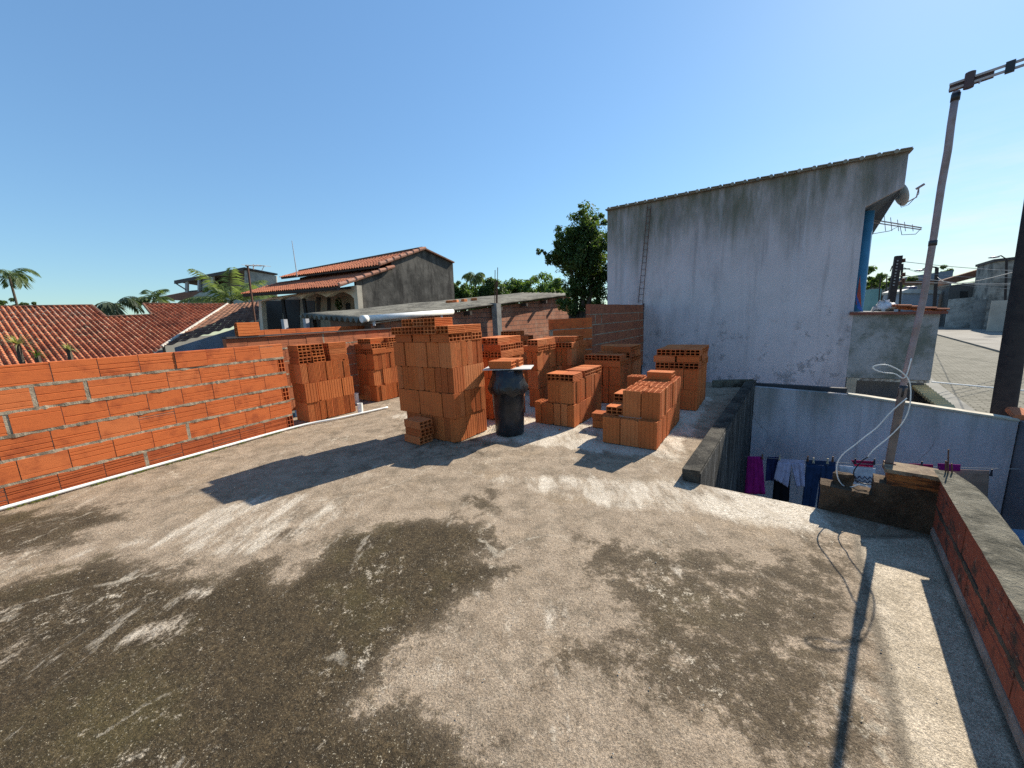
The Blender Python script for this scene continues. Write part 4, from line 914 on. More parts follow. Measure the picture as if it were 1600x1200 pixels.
# ------------------------------------------------------------------ antenna mast on the stub wall
mp0 = PL(1390, 728, BL0 - bnr * .08, HA)
def K(x, y, o=0): return PL(x, y, mp0 - AZ(D1) * o, HA)
mast = thing('antenna_mast', mp0, 'tall slightly bent galvanised mast carrying a tv antenna above the stub wall', 'antenna mast')
mb = MB(); mb.bar(K(1388, 730), K(1411, 606), .034, .034, up=AZ(D1)); mb.build('lower_tube', plain('greasy_timber', (.20, .15, .125), .8, .3, 10, .002), mast)
mb = MB(); mb.tube([K(1406, 628), K(1411, 603), K(1421, 560), K(1434, 505), K(1443, 465), K(1459, 370), K(1471, 290), K(1481, 235), K(1486, 195), K(1494, 143)], [.0155, .016, .016, .016, .016, .016, .0165, .0165, .016, .0155], 12); mb.build('upper_pipe', STEEL, mast, smooth=True)
for (xa, ya_, xb, yb2) in ((1408, 620, 1412, 602), (1457, 384, 1458, 376), (1492, 158, 1494, 146)):
    mb = MB(); mb.tube([K(xa, ya_), K(xb, yb2)], .0185, 12); mb.build('clamp', BLACKP, mast, smooth=True)
mb = MB(); mb.bar(K(1388, 733), K(1390, 722), .05, .05, up=AZ(D1)); mb.build('foot_clamp', RUST, mast)
b0 = K(1483, 137); zb = b0.z
b1 = G(1600, 97, zb); bd = (b1 - b0).normalized()
ant = thing('tv_antenna', b0, 'grey twin boom tv antenna clamped across the mast top', 'antenna')
perp = ZU.cross(bd).normalized()
for dz in (.013, -.013):
    mb = MB(); mb.bar(b0 + ZU * dz, b0 + bd * 1.5 + ZU * dz, .010, .0105); mb.build('boom', ALU, ant)
mb = MB(); c = b0 + bd * .05; mb.bar(c - bd * .05 + perp * .014, c + bd * .10 + perp * .012, .014, .040); mb.tube([c - ZU * .035 + bd * .02, c + ZU * .04 + bd * .02], .019, 10); mb.build('bracket', plain('dark_bracket', (.09, .06, .065), .6), ant)
mb = MB(); c = b0 + bd * .2; mb.bar(c - bd * .015, c + bd * .015, .022, .05); mb.build('spacer', BLACKP, ant)
for i, x in enumerate((.11, .27, .42, .57, .72, .88, 1.05, 1.22, 1.4)):
    L_ = .065 + .012 * i
    mb = MB(); p = b0 + bd * x + ZU * (.016 if i % 2 else -.016); d = (perp * .8 + ZU * .45).normalized(); mb.tube([p - d * L_, p + d * L_], .0032, 6); mb.build('element', ALU, ant)
def cable(pts, r, mat, par=None, label=None, smooth=3):
    P_ = [Vector(p) for p in pts]; o_ = []
    for i in range(len(P_) - 1):
        a = P_[max(i - 1, 0)]; b = P_[i]; c = P_[i + 1]; d = P_[min(i + 2, len(P_) - 1)]
        for s in range(smooth * 2):
            t = s / (smooth * 2); o_.append(.5 * ((2 * b) + (c - a) * t + (2 * a - 5 * b + 4 * c - d) * t * t + (3 * b - a - 3 * c + d) * t ** 3))
    o_.append(P_[-1]); mb = MB(); mb.tube(o_, r, 8); o = mb.build('cable', mat, par, smooth=True)
    return tag(o, label, 'cable') if label else o
cable([K(*q, o=.03) for q in ((1424, 560), (1414, 590), (1398, 584), (1380, 582), (1366, 577), (1366, 572), (1384, 570), (1404, 578), (1419, 592), (1423, 612), (1420, 640), (1409, 662), (1390, 682), (1366, 702), (1356, 714))], .0033, CABW, None, 'white coaxial cable looping out around the mast above the black cable')
cable([K(*q, o=.03) for q in ((1356, 714), (1345, 722), (1334, 737), (1338, 750), (1350, 756), (1366, 757))], .0033, CABK, None, 'black coaxial cable curling down onto the stub wall by the zigzag towel')
cable([K(*q, o=.035) for q in ((1417, 622), (1405, 632), (1390, 646), (1370, 668), (1352, 682), (1336, 695), (1317, 710), (1308, 726), (1309, 746), (1318, 759), (1330, 761), (1344, 757), (1356, 761))], .0036, CABW, None, 'white coaxial cable hanging in a wide bow down to the stub wall')
# rebar stubs at the parapet corner
for (x0, y0, x1, y1, w_) in ((1481, 752, 1482, 702, 'tallest thin'), (1477, 752, 1478, 720, 'middle'), (1488, 752, 1487, 724, 'shortest')):
    p0 = RP0 - inner * .08; a = PL(x0, y0, p0, HA); b_ = PL(x1, y1, p0, HA); a.z = min(a.z, PH); mb = MB(); mb.tube([a, b_], .0035, 6)
    tag(mb.build('rebar', RUST), '%s rusty rebar stub sticking up from the mossy parapet corner' % w_, 'rebar', 'rebar stubs at the parapet corner')

# ------------------------------------------------------------------ bin with board and bricks
bc = G(797, 676); bc.z = .003
sc = bc.length / 577 * 1.02
bin_ = thing('rubbish_bin', bc, 'black plastic rubbish bin half covered by a black bag, between the brick stacks', 'bin')
Rb, Rt, Hb = .176, .20, .56
mb = MB(); prof = [(0, .0), (Rb - .012, .0), (Rb, .012), (Rb + (Rt - Rb) * .5, Hb * .5), (Rt - .004, Hb - .03), (Rt + .012, Hb - .028), (Rt + .014, Hb), (Rt - .002, Hb), (Rt - .01, Hb - .02), (Rb - .01, .02), (0, .02)]
mb.lathe(prof, bc, 40); mb.build('body', BLACKP, bin_, smooth=True)
mb = MB(); vs = []; n = 48; profb = [(Rt + .030, Hb - .04), (Rt + .046, Hb + .01), (Rt + .028, Hb + .065), (Rt + .002, Hb + .15), (Rt - .022, Hb + .235), (0, Hb + .24)]
for j, (r, z) in enumerate(profb):
    for k in range(n):
        a = 2 * pi * k / n; q = mnoise.noise(Vector((cos(a) * 2.2, sin(a) * 2.2, j * .5))); q2 = mnoise.noise(Vector((cos(a) * 6, sin(a) * 6, j * .7 + 4)))
        rr = r + (.018 * q + .010 * q2) * (1 if r > 0 else 0); zz = z + (.06 * q + .04 * q2 if j == 0 else .012 * q2)
        if j == 0: zz = max(zz, Hb - .14)
        vs.append(bc + Vector((rr * cos(a), rr * sin(a), zz)))
mb.add(vs, [(j * n + k, j * n + (k + 1) % n, (j + 1) * n + (k + 1) % n, (j + 1) * n + k) for j in range(len(profb) - 1) for k in range(n)])
o = mb.build('bag_liner', BAGP, bin_, smooth=True)
zbd = Hb + .243
bdc = bc + Vector((.02, .04, zbd + .008))
mb = MB(); ua, va = AZ(100), AZ(10); mb.frame(bdc, ua, va, ZU, .58, .36, .008)
o = mb.build('lid_board', BOARD); tag(o, 'thin pale board laid over the bagged rubbish bin as a lid', 'board')
zz = bdc.z + .007 + BT / 2
brick(bdc + ua * -.06 + va * -.06 + ZU * (.007 + BT / 2), AZ(110), AZ(20), 'brick lying near side on the board over the rubbish bin', 'two bricks weighing down the bin board')
brick(bdc + ua * -.005 + va * .14 + ZU * (.007 + BT / 2), AZ(108), AZ(18), 'brick lying far side on the board over the rubbish bin', 'two bricks weighing down the bin board')

# ------------------------------------------------------------------ white pipes
pa, pb = LW0 - LWD * 2.4, G(606, 637)
pt = [LW0 - LWD * 2.4 + LWN * .035, LW0 + LWN * .03, LW0.lerp(LW1, .5) + LWN * .035, LW1 + LWN * .05, G(530, 655), G(606, 638)]
pt = [Vector((p.x, p.y, .018)) for p in pt]
cable(pt, .0165, PVC, None, None, 4)
pipes = [x for x in bpy.data.objects if x.name.startswith('cable') and x.get('label') is None and x.parent is None]
for x in pipes: x.name = 'conduit_pipe'; tag(x, 'long thin white pipe lying along the foot of the new brick wall', 'pipe')
def stub_pipe(x, y, h, r, label, lean=(0, 0)):
    p = G(x, y); n = 24; mb = MB(); P_ = MB(); mb.lathe([(r, 0), (r, h), (r * 1.0, h), (r - .006, h), (r - .006, .0)], p, n)
    o = mb.build('pipe_stub', PVC, smooth=False, origin=p); o.rotation_euler = (radians(lean[0]), radians(lean[1]), 0); return tag(o, label, 'pipe', 'white pipe stubs standing by the first stack')
stub_pipe(563.5, 646, .17, .042, 'nearer short white pipe stub standing beside the first brick stack', (0, 2))
stub_pipe(558, 631, .2, .04, 'farther short white pipe stub standing behind the nearer one', (0, 1))

# ------------------------------------------------------------------ neighbours on the left: the long tiled roof
RZ = 3.3
R0_, R1_ = G(-90, 481.5, RZ), G(358, 474.5, RZ)
ct, cb_ = G(77, 480, RZ), G(147, 553, .65)
dwn = (cb_ - ct) * 1.25
rnm = (R1_ - R0_).cross(dwn).normalized()
if rnm.z < 0: rnm = -rnm
def onroof(x, y):
    d = ray(x, y); return CAM + d * ((R0_ - CAM).dot(rnm) / d.dot(rnm))
def uv_on(p):                                   # coordinates along the ridge and down the slope
    a = R1_ - R0_; q = p - R0_; A_ = Matrix(((a.dot(a), a.dot(dwn)), (a.dot(dwn), dwn.dot(dwn)))); r = A_.inverted() @ Vector((q.dot(a), q.dot(dwn))); return r
hipT, hipB = onroof(356, 476), onroof(253, 543)
uT, uB = uv_on(hipT), uv_on(hipB)
notch = [uv_on(onroof(*q)) for q in ((144, 470), (166, 496), (238, 493), (224, 468))]
def inside(poly, p):
    r = False; n = len(poly); j = n - 1
    for i in range(n):
        if (poly[i][1] > p[1]) != (poly[j][1] > p[1]) and p[0] < (poly[j][0] - poly[i][0]) * (p[1] - poly[i][1]) / (poly[j][1] - poly[i][1]) + poly[i][0]: r = not r
        j = i
    return r
notch = [(notch[0][0], -.2)] + [(q[0], q[1]) for q in notch[1:3]] + [(notch[3][0], -.2)]
rootA = thing('tiled_house', Vector((R0_.x, R0_.y, ST_Z)), 'low house with a long faded orange tiled roof beyond the new brick wall', 'house')
mb = MB(); ncol = int((R1_ - R0_).length / .215); tile_roof(mb, R0_, R1_, R0_ + dwn, R1_ + dwn, ncol, int(dwn.length / .36), .07, .03, 9)
keep = []
for i, f in enumerate(mb.f):
    c = Vector((0, 0, 0))
    for k in f: c += Vector(mb.v[k])
    u_ = uv_on(c / len(f))
    t_ = (u_[1] - uT[1]) / (uB[1] - uT[1]); lim = uT[0] + (uB[0] - uT[0]) * t_
    if u_[0] > lim or inside(notch, u_): continue
    keep.append(f)
mb.f = keep; mb.m = [0] * len(keep); mb.build('roof', TILE_R, rootA)
mb = MB(); mb.tube([hipT + rnm * .05, hipB + rnm * .05], .075, 8); mb.build('hip_cap', plain('white_hip_mortar', (.5, .46, .4), .9, .3, 4), rootA)
mb = MB(); ridge_pts = [R0_, onroof(144, 478), onroof(166, 496), onroof(238, 493), onroof(224, 475.5), hipT]
for a, b_ in zip(ridge_pts[:-1], ridge_pts[1:]): mb.tube([a + rnm * .03, b_ + rnm * .03], .07, 8)
mb.build('ridge_cap', TILE_D, rootA)
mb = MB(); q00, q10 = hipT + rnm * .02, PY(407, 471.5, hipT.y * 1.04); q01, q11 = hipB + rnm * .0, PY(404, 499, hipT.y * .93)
tile_roof(mb, q00, q10, q01, q11, 9, 16, .04, .022, 10); mb.build('shaded_roof', TILE_D, rootA)  # darker tile paints in the shade of the slope turned from the sun
mb = MB(); back = Vector((-.3, .25, 0))
a, b_ = q01 + Vector((.25, .4, -.05)), q11 + Vector((.15, .2, -.05)); mb.slab([a, b_, Vector((b_.x, b_.y, ST_Z)), Vector((a.x, a.y, ST_Z))], Vector((-.12, .14, 0)))
ev = R0_ + dwn; ev2 = hipB
mb.slab([R0_ + dwn * .97 - ZU * .05, hipB - ZU * .12, Vector((hipB.x, hipB.y, ST_Z)), Vector(((R0_ + dwn).x, (R0_ + dwn).y, ST_Z))], Vector((-.1, .12, 0)))
mb.build('wall', plain('blue_grey_wall', (.27, .31, .37), .9, .2, 1.5), rootA)
# pole with an old aerial in front of it
pp = PY(395, 500, 11.5); po = thing('aerial_pole', Vector((pp.x, pp.y, ST_Z)), 'thin dark bent pole carrying a small aerial before the cream veranda house', 'antenna')
def F(x, y): return PY(x, y, 11.5)
mb = MB(); p1 = F(399, 505); mb.tube([Vector((p1.x, p1.y, ST_Z)), p1, F(392, 455), F(388, 425), F(387, 416), F(384, 415)], .028, 8); mb.build('pole', RUST, po)
mb = MB(); mb.bar(F(384, 415), F(414, 415.5), .02, .02); mb.bar(F(396, 421), F(396, 413), .02, .02); mb.bar(F(413, 415), F(409, 423), .012, .012)
for x in (389, 397, 405, 412): mb.bar(F(x, 415) - AZ(20) * .22, F(x, 415) + AZ(20) * .22, .01, .01)
mb.build('aerial', ALU, po)

# ------------------------------------------------------------------ veranda house with the mouldy gable
C0 = PY(556, 478, 17.0); C0.z = 0
gv = thing('veranda_house', Vector((C0.x, C0.y, ST_Z)), 'two-storey house with terracotta roofs, cream arched veranda and black mouldy gable wall', 'house')
def Q1(x, y, p=C0): return PL(x, y, p, D1)
def Q2(x, y, p=C0): return PL(x, y, p, D2)
Ap = Q1(661, 389); rb = Q1(707.5, 411); rb0 = Q1(708, 470); E1 = Q1(590, 414.5); L1 = Q1(612, 418); B1 = Q1(527, 447); cw = Q1(556, 436)
dl = -AZ(D2)                                   # leftwards
Rl = Q2(468, 424.5, Ap); E0 = Q2(437, 433.5, E1); T0 = Q2(438, 441.5, L1); B0_ = Q2(377, 459, B1)
mb = MB(); mb.slab([Vector((C0.x, C0.y, ST_Z)), cw, L1 - ZU * .1, L1 + ZU * .25, E1 + ZU * .02, Ap - ZU * .03, rb - ZU * .03, Vector((rb0.x, rb0.y, ST_Z))], dl * .16)
mb.build('gable_wall', GABLE, gv)
ov = -dl * .10
mb = MB(); tile_roof(mb, Rl, Ap + ov, E0, E1 + ov, int((E1 - E0).length / .21), int((E1 - Ap).length / .36), .04, .022, 21); mb.build('upper_roof', TILE_H, gv)
mb = MB(); tile_roof(mb, T0, L1 + ov, B0_, B1 + ov, int((B1 - B0_).length / .21), int((B1 - L1).length / .36), .04, .022, 22); mb.build('lower_roof', TILE_H, gv)
for a, b_ in ((E1, Ap), (B1, L1)):
    mb = MB(); n = max(3, int((b_ - a).length / .42))
    for i in range(n):
        p, q = a.lerp(b_, i / n), a.lerp(b_, (i + 1.1) / n); mb.cur = random.random(); mb.tube([p + ov * 1.4 + ZU * .05, q + ov * 1.4 + ZU * .02], [.10, .075], 8)
    mb.build('verge_tiles', tiles_mat('pink_verge_tile', (.46, .24, .17), (.38, .18, .12), (.12, .08, .06), .2), gv)
mb = MB(); mb.bar(Ap + ov * .4 + ZU * .02, rb + ov * .4 + ZU * .02, .2, .07); mb.bar(Ap + ZU * .06, Rl + ZU * .06, .16, .1); mb.build('ridge_cap', TILE_D, gv)
back = [Ap, Rl, Rl + (rb - Ap) , rb]; mb = MB(); mb.slab(back, -ZU * .06); mb.build('back_roof', TILE_D, gv)
# wall between the two roofs, coloured dark for the shade of the upper eave
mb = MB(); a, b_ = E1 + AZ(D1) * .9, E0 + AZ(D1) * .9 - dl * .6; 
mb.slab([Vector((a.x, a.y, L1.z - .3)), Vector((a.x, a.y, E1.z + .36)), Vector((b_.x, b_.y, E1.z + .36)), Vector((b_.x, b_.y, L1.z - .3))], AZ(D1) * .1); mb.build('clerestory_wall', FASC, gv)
mb = MB(); mb.bar(B1 - ZU * .07 + AZ(D1) * .10, B0_ - ZU * .07 + AZ(D1) * .10, .06, .20); mb.build('eave_fascia', FASC, gv)
mb = MB(); mb.bar(E1 - ZU * .03 + AZ(D1) * .1, E0 - ZU * .03 + AZ(D1) * .1, .05, .13); mb.build('eave_fascia', FASC, gv)
# scalloped arches along the front
top = [Q2(556, 446), Q2(400, 462)]
sc_px = [(553, 478), (553, 466), (548, 461), (540, 457), (532, 455), (523, 457), (516, 461), (510, 464), (503, 461), (494, 458), (486, 458), (478, 462), (471, 467), (463, 463), (454, 461), (446, 463), (437, 469), (429, 466), (421, 465), (413, 468), (408, 472), (408, 520), (402, 520)]
fr = [Q2(*q) for q in sc_px]; fr[0].z = -.4; fr[-2].z = fr[-1].z = -.6
mb = MB(); f0 = [Q2(556.5, 440), Q2(556.5, 478)]; f0[1].z = -.4; f0[0].z = B1.z + .05; tl = Q2(402, 460); tl.z = B1.z - .05
mb.slab([f0[0], f0[1]] + fr + [tl], AZ(D1) * .25); mb.build('arcade', CREAM, gv)
mb = MB()
for x in (438, 471): a = Q2(x, 466); mb = MB(); mb.bar(Vector((a.x, a.y, ST_Z)) + AZ(D1) * .12, a + AZ(D1) * .12, .13, .13); mb.build('veranda_post', DARKIN, gv)
ib = C0 + AZ(D1) * 2.6
mb = MB(); a, b_ = Q2(556, 470, ib), Q2(390, 470, ib); mb.slab([Vector((a.x, a.y, ST_Z)) - dl * .6, Vector((a.x, a.y, B1.z + .5)) - dl * .6, Vector((b_.x, b_.y, B1.z + .5)) + dl * 1.5, Vector((b_.x, b_.y, ST_Z)) + dl * 1.5], AZ(D1) * .1); mb.build('inner_wall', plain('shade_dimmed_cream', (.34, .28, .21), .9, .2, 2), gv)  # cream darkened to paint in the shade inside the veranda
mb = MB(); mb.slab([B1 - ZU * .12 + dl * .2, B0_ - ZU * .12, B0_ + ZU * .1 + AZ(D1) * 3.2, B1 + ZU * .1 + AZ(D1) * 3.2 + dl * .2], ZU * .04); mb.build('veranda_ceiling', DARKIN, gv)
for (x0, x1, y0, y1, nm, mt) in ((413, 441, 470, 520, 'shutter', DARKIN), (445, 468, 468, 520, 'shutter', DARKIN), (475, 492, 470, 520, 'door', plain('black_doorway', (.012, .012, .012))), (494, 500, 464, 515, 'door_leaf', WOODD), (511, 516, 465, 485, 'window', DARKIN), (540, 547, 474, 490, 'niche', DARKIN)):
    mb = MB(); a, b_, c, d = [Q2(*q, ib - AZ(D1) * .03) for q in ((x0, y0), (x1, y0), (x1, y1), (x0, y1))]; mb.slab([a, b_, c, d], AZ(D1) * .025); mb.build(nm, mt, gv)
hp = Q2(529, 470, ib - AZ(D1) * .4)
def leaf_cloud(mb, c, rad, n, size, rnd, flat=.0, shell=.35, up=.3):
    c = Vector(c); rx, ry, rz = rad
    for i in range(n):
        d = Vector((rnd.gauss(0, 1), rnd.gauss(0, 1), rnd.gauss(0, 1))).normalized(); r = (shell + (1 - shell) * rnd.random()) ** .6
        p = c + Vector((d.x * rx * r, d.y * ry * r, d.z * rz * r)); s = size * rnd.uniform(.6, 1.35)
        nrm = (d + Vector((rnd.uniform(-1, 1), rnd.uniform(-1, 1), rnd.uniform(-1, 1) + up)) * .9).normalized()
        a = nrm.cross(Vector((rnd.uniform(-1, 1), rnd.uniform(-1, 1), rnd.uniform(-1, 1)))).normalized(); b = nrm.cross(a)
        mb.cur = min(1, max(0, rnd.gauss(.5, .28)))
        mb.add([p - a * s, p + b * s * .42 + nrm * s * .1, p + a * s, p - b * s * .42 + nrm * s * .1], [(0, 1, 2, 3)])
mb = MB(); leaf_cloud(mb, hp - ZU * .15, (.2, .2, .38), 120, .09, random.Random(3)); mb.build('hanging_fern', LEAF, gv)
wh = thing('whip_aerial', PY(463, 425, 19.5), 'tall thin whip aerial rising above the terracotta roof', 'antenna'); mb = MB(); mb.tube([PY(464, 432, 19.5), PY(463, 423, 19.5), PY(456, 376, 19.5)], [.03, .02, .012], 6); mb.build('rod', ALU, wh)
# pale concrete fence posts before the veranda
for (x0, x1, y0, y1, w_) in ((440.5, 447, 499, 521, 'further from'), (474.5, 481, 498, 519, 'beside')):
    a = PY((x0 + x1) / 2, y0, 9.3); mb = MB(); mb.box((a.x, a.y, (a.z + ST_Z) / 2), (.11, .09, a.z - ST_Z), az=20)
    tag(bevel(mb.build('fence_post', plain('pale_post', (.40, .40, .42), .9, .2, 6))), 'pale grey concrete fence post %s the corrugated shed edge' % w_, 'post', 'fence posts before the veranda')

# grey flat-roofed house further left
gh0 = PY(382, 440, 36.0)
gh = thing('grey_house', Vector((gh0.x, gh0.y, ST_Z)), 'pale grey house with a tilted slab roof rising behind the coconut palm', 'house')
def Z2(x, y, o=0): return PL(x, y, gh0 + AZ(D1) * o, D2)
def Z1(x, y): return PL(x, y, gh0, 75)
mb = MB(); mb.slab([Z1(382, 422), Z1(432, 431), Z1(433, 470), Z1(382, 478)], dl * .1 + AZ(D1) * .1); mb.build('side_wall', concrete('streaked_grey', (.36, .36, .33), (.22, .22, .2), (.42, .42, .4), 1.2, .004), gh)
mb = MB(); mb.slab([Z2(272, 440), Z2(380, 419.5), Z2(380, 422.5), Z2(272, 443.5)], AZ(D1) * .3)
a, b_ = Z2(272, 440), Z2(382, 419.5); c = Z1(434, 429.5); mb.slab([a, b_, c, a + (c - b_)], ZU * .12); mb.build('roof_slab', FASC, gh)
mb = MB(); mb.slab([Z2(312, 434, .4), Z2(332, 430, .4), Z2(332, 470, .4), Z2(312, 470, .4)], AZ(D1) * .1); mb.build('front_wall', GREYW, gh)
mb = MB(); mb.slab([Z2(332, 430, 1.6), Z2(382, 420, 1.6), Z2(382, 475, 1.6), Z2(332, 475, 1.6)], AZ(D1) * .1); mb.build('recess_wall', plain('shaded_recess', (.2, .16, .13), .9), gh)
mb = MB(); 
for x0, x1, y0 in ((289, 293, 438), (329, 333, 430), (308.5, 311, 434)): mb = MB(); mb.slab([Z2(x0, y0, .1), Z2(x1, y0, .1), Z2(x1, 472, .1), Z2(x0, 472, .1)], AZ(D1) * .15); mb.build('front_post', GREYW, gh)

mb = MB(); mb.bar(Z2(275, 443, .1), Z2(291, 453, .1), .1, .1); mb.build('brace', FASC, gh)
mb = MB(); mb.slab([Z2(235, 467), Z2(280, 458), Z2(318, 455), Z2(290, 470)], AZ(D1) * 1.2 + ZU * .35); mb.build('low_roof', TILE_D, gh)
mb = MB(); mb.slab([Z2(290, 470, -.3), Z2(312, 457, -.3), Z2(382, 455, -.3), Z2(382, 500, -.3), Z2(290, 500, -.3)], AZ(D1) * .1); mb.build('low_wall', plain('grey_green_wall', (.36, .40, .36), .9, .2, 1), gh)

# ------------------------------------------------------------------ corrugated shed
S0 = PY(573, 502.5, 8.2)
S1 = PL(897, 460, S0, D1); SL = PL(468, 494, S0, D2)
shed = thing('corrugated_shed', Vector((S0.x, S0.y, ST_Z)), 'neighbouring shed with a grey corrugated cement sheet roof and small brick wall', 'shed')
mb = MB(); n_u = 160; nv = 26; vs = []
wn_ = int((SL - S0).length / .21)
for j in range(nv + 1):
    for i in range(n_u + 1):
        u_, v_ = i / n_u, j / nv; p = S0 + (SL - S0) * u_ + (S1 - S0) * v_; st2 = (v_ * 6) % 1.0
        vs.append(p + ZU * (.05 * sin(2 * pi * u_ * wn_) - .012 * st2 + .02 * mnoise.noise(Vector((u_ * 4, v_ * 9, 2)))))
mb.add(vs, [(j * (n_u + 1) + i, j * (n_u + 1) + i + 1, (j + 1) * (n_u + 1) + i + 1, (j + 1) * (n_u + 1) + i) for j in range(nv) for i in range(n_u)])
o = mb.build('roof', ASB, shed, smooth=True); o.modifiers.new('t', 'SOLIDIFY').thickness = .02
# rubble and flakes along the roof
sw = AZ(D1 - 90) * .18
w0, w1 = S0 + sw + AZ(D1) * .3, S1 + sw
wf = AZ(D1 + 90)
def shed_bricks():
    m = M('small_brick_wall', .93, .15); v = m.coord(rot=(0, 0, radians(D1 - 90)))
    r_ = m.n('ShaderNodeVectorMath', operation='DOT_PRODUCT'); m.L(m.tc.outputs['Object'], r_.inputs[0]); r_.inputs[1].default_value = tuple(AZ(D1))
    cmb = m.n('ShaderNodeCombineXYZ'); m.L(r_.outputs['Value'], cmb.inputs[0]); m.L(m.sepx(m.tc.outputs['Object'], 2), cmb.inputs[1])
    br = m.n('ShaderNodeTexBrick'); m.L(cmb.outputs[0], br.inputs['Vector']); br.inputs['Scale'].default_value = 1
    br.inputs['Brick Width'].default_value = .30; br.inputs['Row Height'].default_value = .155; br.inputs['Mortar Size'].default_value = .009
    br.inputs['Color1'].default_value = (.47, .20, .12, 1); br.inputs['Color2'].default_value = (.36, .145, .085, 1); br.inputs['Mortar'].default_value = (.16, .12, .10, 1)
    n = m.noise(v, 3, 6); m.color(m.mix(m.rng(n, .45, .7, 0, .45), br.outputs[0], (.5, .33, .24))); m.bump(m.math('ADD', m.math('MULTIPLY', br.outputs[1], -1.0), m.math('MULTIPLY', m.noise(v, 50, 4), .3)), .012); return m.m
SB = shed_bricks()
mb = MB(); mb.slab([Vector((w0.x, w0.y, ST_Z)), w0 - ZU * .06, w1 - ZU * .06, Vector((w1.x, w1.y, ST_Z))], -wf * .12); mb.build('brick_wall', SB, shed)
f0_, f1_ = S0 + AZ(D1) * .35, SL + AZ(D1) * .35
mb = MB(); mb.slab([Vector((f0_.x, f0_.y, ST_Z)), f0_ - ZU * .08, f0_.lerp(f1_, .72) - ZU * .08, Vector((f0_.lerp(f1_, .72).x, f0_.lerp(f1_, .72).y, ST_Z))], AZ(D1) * .1); mb.build('front_wall', plain('dull_shed_front', (.2, .12, .09), .9, .3, 3), shed)
mb = MB(); a = f1_.copy(); mb.box((a.x, a.y, (a.z + ST_Z) / 2 - .05), (.1, .1, a.z - ST_Z - .1), az=D1); mb.build('corner_post', WOODD, shed)
for t_ in (.30, .45, .60, .74, .88):
    p = w0.lerp(w1, t_) - ZU * .13; mb = MB(); mb.bar(p - wf * .05, p + wf * .26, .09, .11); mb.build('purlin_end', WOODD, shed)
pc = PL(776, 490, S0 + wf * .02, D1); mb = MB(); ptop = PL(776, 474, S0 + wf * .02, D1).z; mb.box((pc.x, pc.y, (ptop + ST_Z) / 2), (.24, .2, ptop - ST_Z), az=D1)
mb.build('concrete_post', plain('grey_post', (.30, .29, .27), .9, .25, 5, .004), shed)
for i, (x, yt) in enumerate(((773, 422), (777, 418), (775.5, 440))):
    a = PL(x, 476, S0 + wf * .02, D1); b_ = PL(x + .6, yt, S0 + wf * .02, D1); mb = MB(); mb.tube([a, b_], .012 if i < 2 else .02, 6); mb.build('starter_bar', RUST, shed)
po_ = wf * .07 + ZU * .0
pv0, pv1 = PL(566, 498.5, S0 + wf * .09, D1), PL(707, 487, S0 + wf * .09, D1)
mb = MB(); mb.tube([pv0, pv1], .068, 20); mb.tube([pv0 - (pv1 - pv0).normalized() * .02, pv0 + (pv1 - pv0).normalized() * .12], .075, 20); o = mb.build('drain_pipe', PVC, smooth=False)
tag(o, 'thick white drain pipe lying along the corrugated shed roof edge', 'pipe')
for f in o.data.polygons: f.use_smooth = len(f.vertices) == 4
for f_, l_, w_ in ((.1, .16, 'veranda side'), (.85, .2, 'rebar post side')):
    mb = MB(); a = pv0.lerp(pv1, f_); mb.bar(a - ZU * l_, a + ZU * -.06, .05, .03); tag(mb.build('pipe_bracket', plain('white_bracket', (.6, .6, .62), .6)), 'white bracket carrying the thick drain pipe at its %s end' % w_, 'bracket', 'brackets under the drain pipe')
rr = random.Random(12)
for i, v_ in enumerate((.40, .43, .47, .52)):
    p = S0 + (SL - S0) * .55 + (S1 - S0) * v_ + ZU * .08; mb = MB(); mb.box(p, (.19 + .05 * rr.random(), .14, .11), az=rr.uniform(0, 90))
    tag(bevel(mb.build('brick_lump', BRICK), .015), '%s orange brick lump lying on the corrugated roof below the mouldy gable' % ['nearest', 'second', 'third', 'furthest'][i], 'brick', 'brick lumps on the corrugated roof')

# ------------------------------------------------------------------ trees, palms and plants
def tree(name, base, h, crown, nleaf, size, seed, label, mat=LEAF, lean=(0, 0), cat='tree', trunk_r=.12, group=None):
    """crown: list of (offset from base, radii)"""
    r = random.Random(seed); t = thing(name, base, label, cat, group); base = Vector(base)
    mb = MB(); topp = base + Vector((lean[0], lean[1], h))
    fork = base.lerp(topp, .55)
    mb.tube([base, base.lerp(topp, .3) + Vector((r.uniform(-.1, .1), 0, 0)), fork], [trunk_r, trunk_r * .8, trunk_r * .65], 8)
    for off, rad in crown:
        if rad[2] < .35: continue
        e = base + Vector(off); mid = fork.lerp(e, .5) + Vector((r.uniform(-.2, .2), r.uniform(-.2, .2), .1)); mb.tube([fork, mid, e], [trunk_r * .5, trunk_r * .3, trunk_r * .1], 6)
    mb.build('trunk', BARK, t)
    mb = MB(); tot = sum(a[0] * a[1] * a[2] for _, a in crown)
    for off, rad in crown:
        n = int(nleaf * rad[0] * rad[1] * rad[2] / tot) + 30; c = base + Vector(off); k = max(4, n // 70)
        for q in range(k):                        # sub-clumps leave gaps between them
            d = Vector((r.gauss(0, 1), r.gauss(0, 1), r.gauss(0, 1))).normalized() * (r.random() ** .45)
            cc = c + Vector((d.x * rad[0], d.y * rad[1], d.z * rad[2])); s = r.uniform(.22, .42) * min(rad)
            leaf_cloud(mb, cc, (s * 1.25, s * 1.25, s), n // k, size, r, shell=.1, up=.5)
    mb.build('crown', mat, t); return t
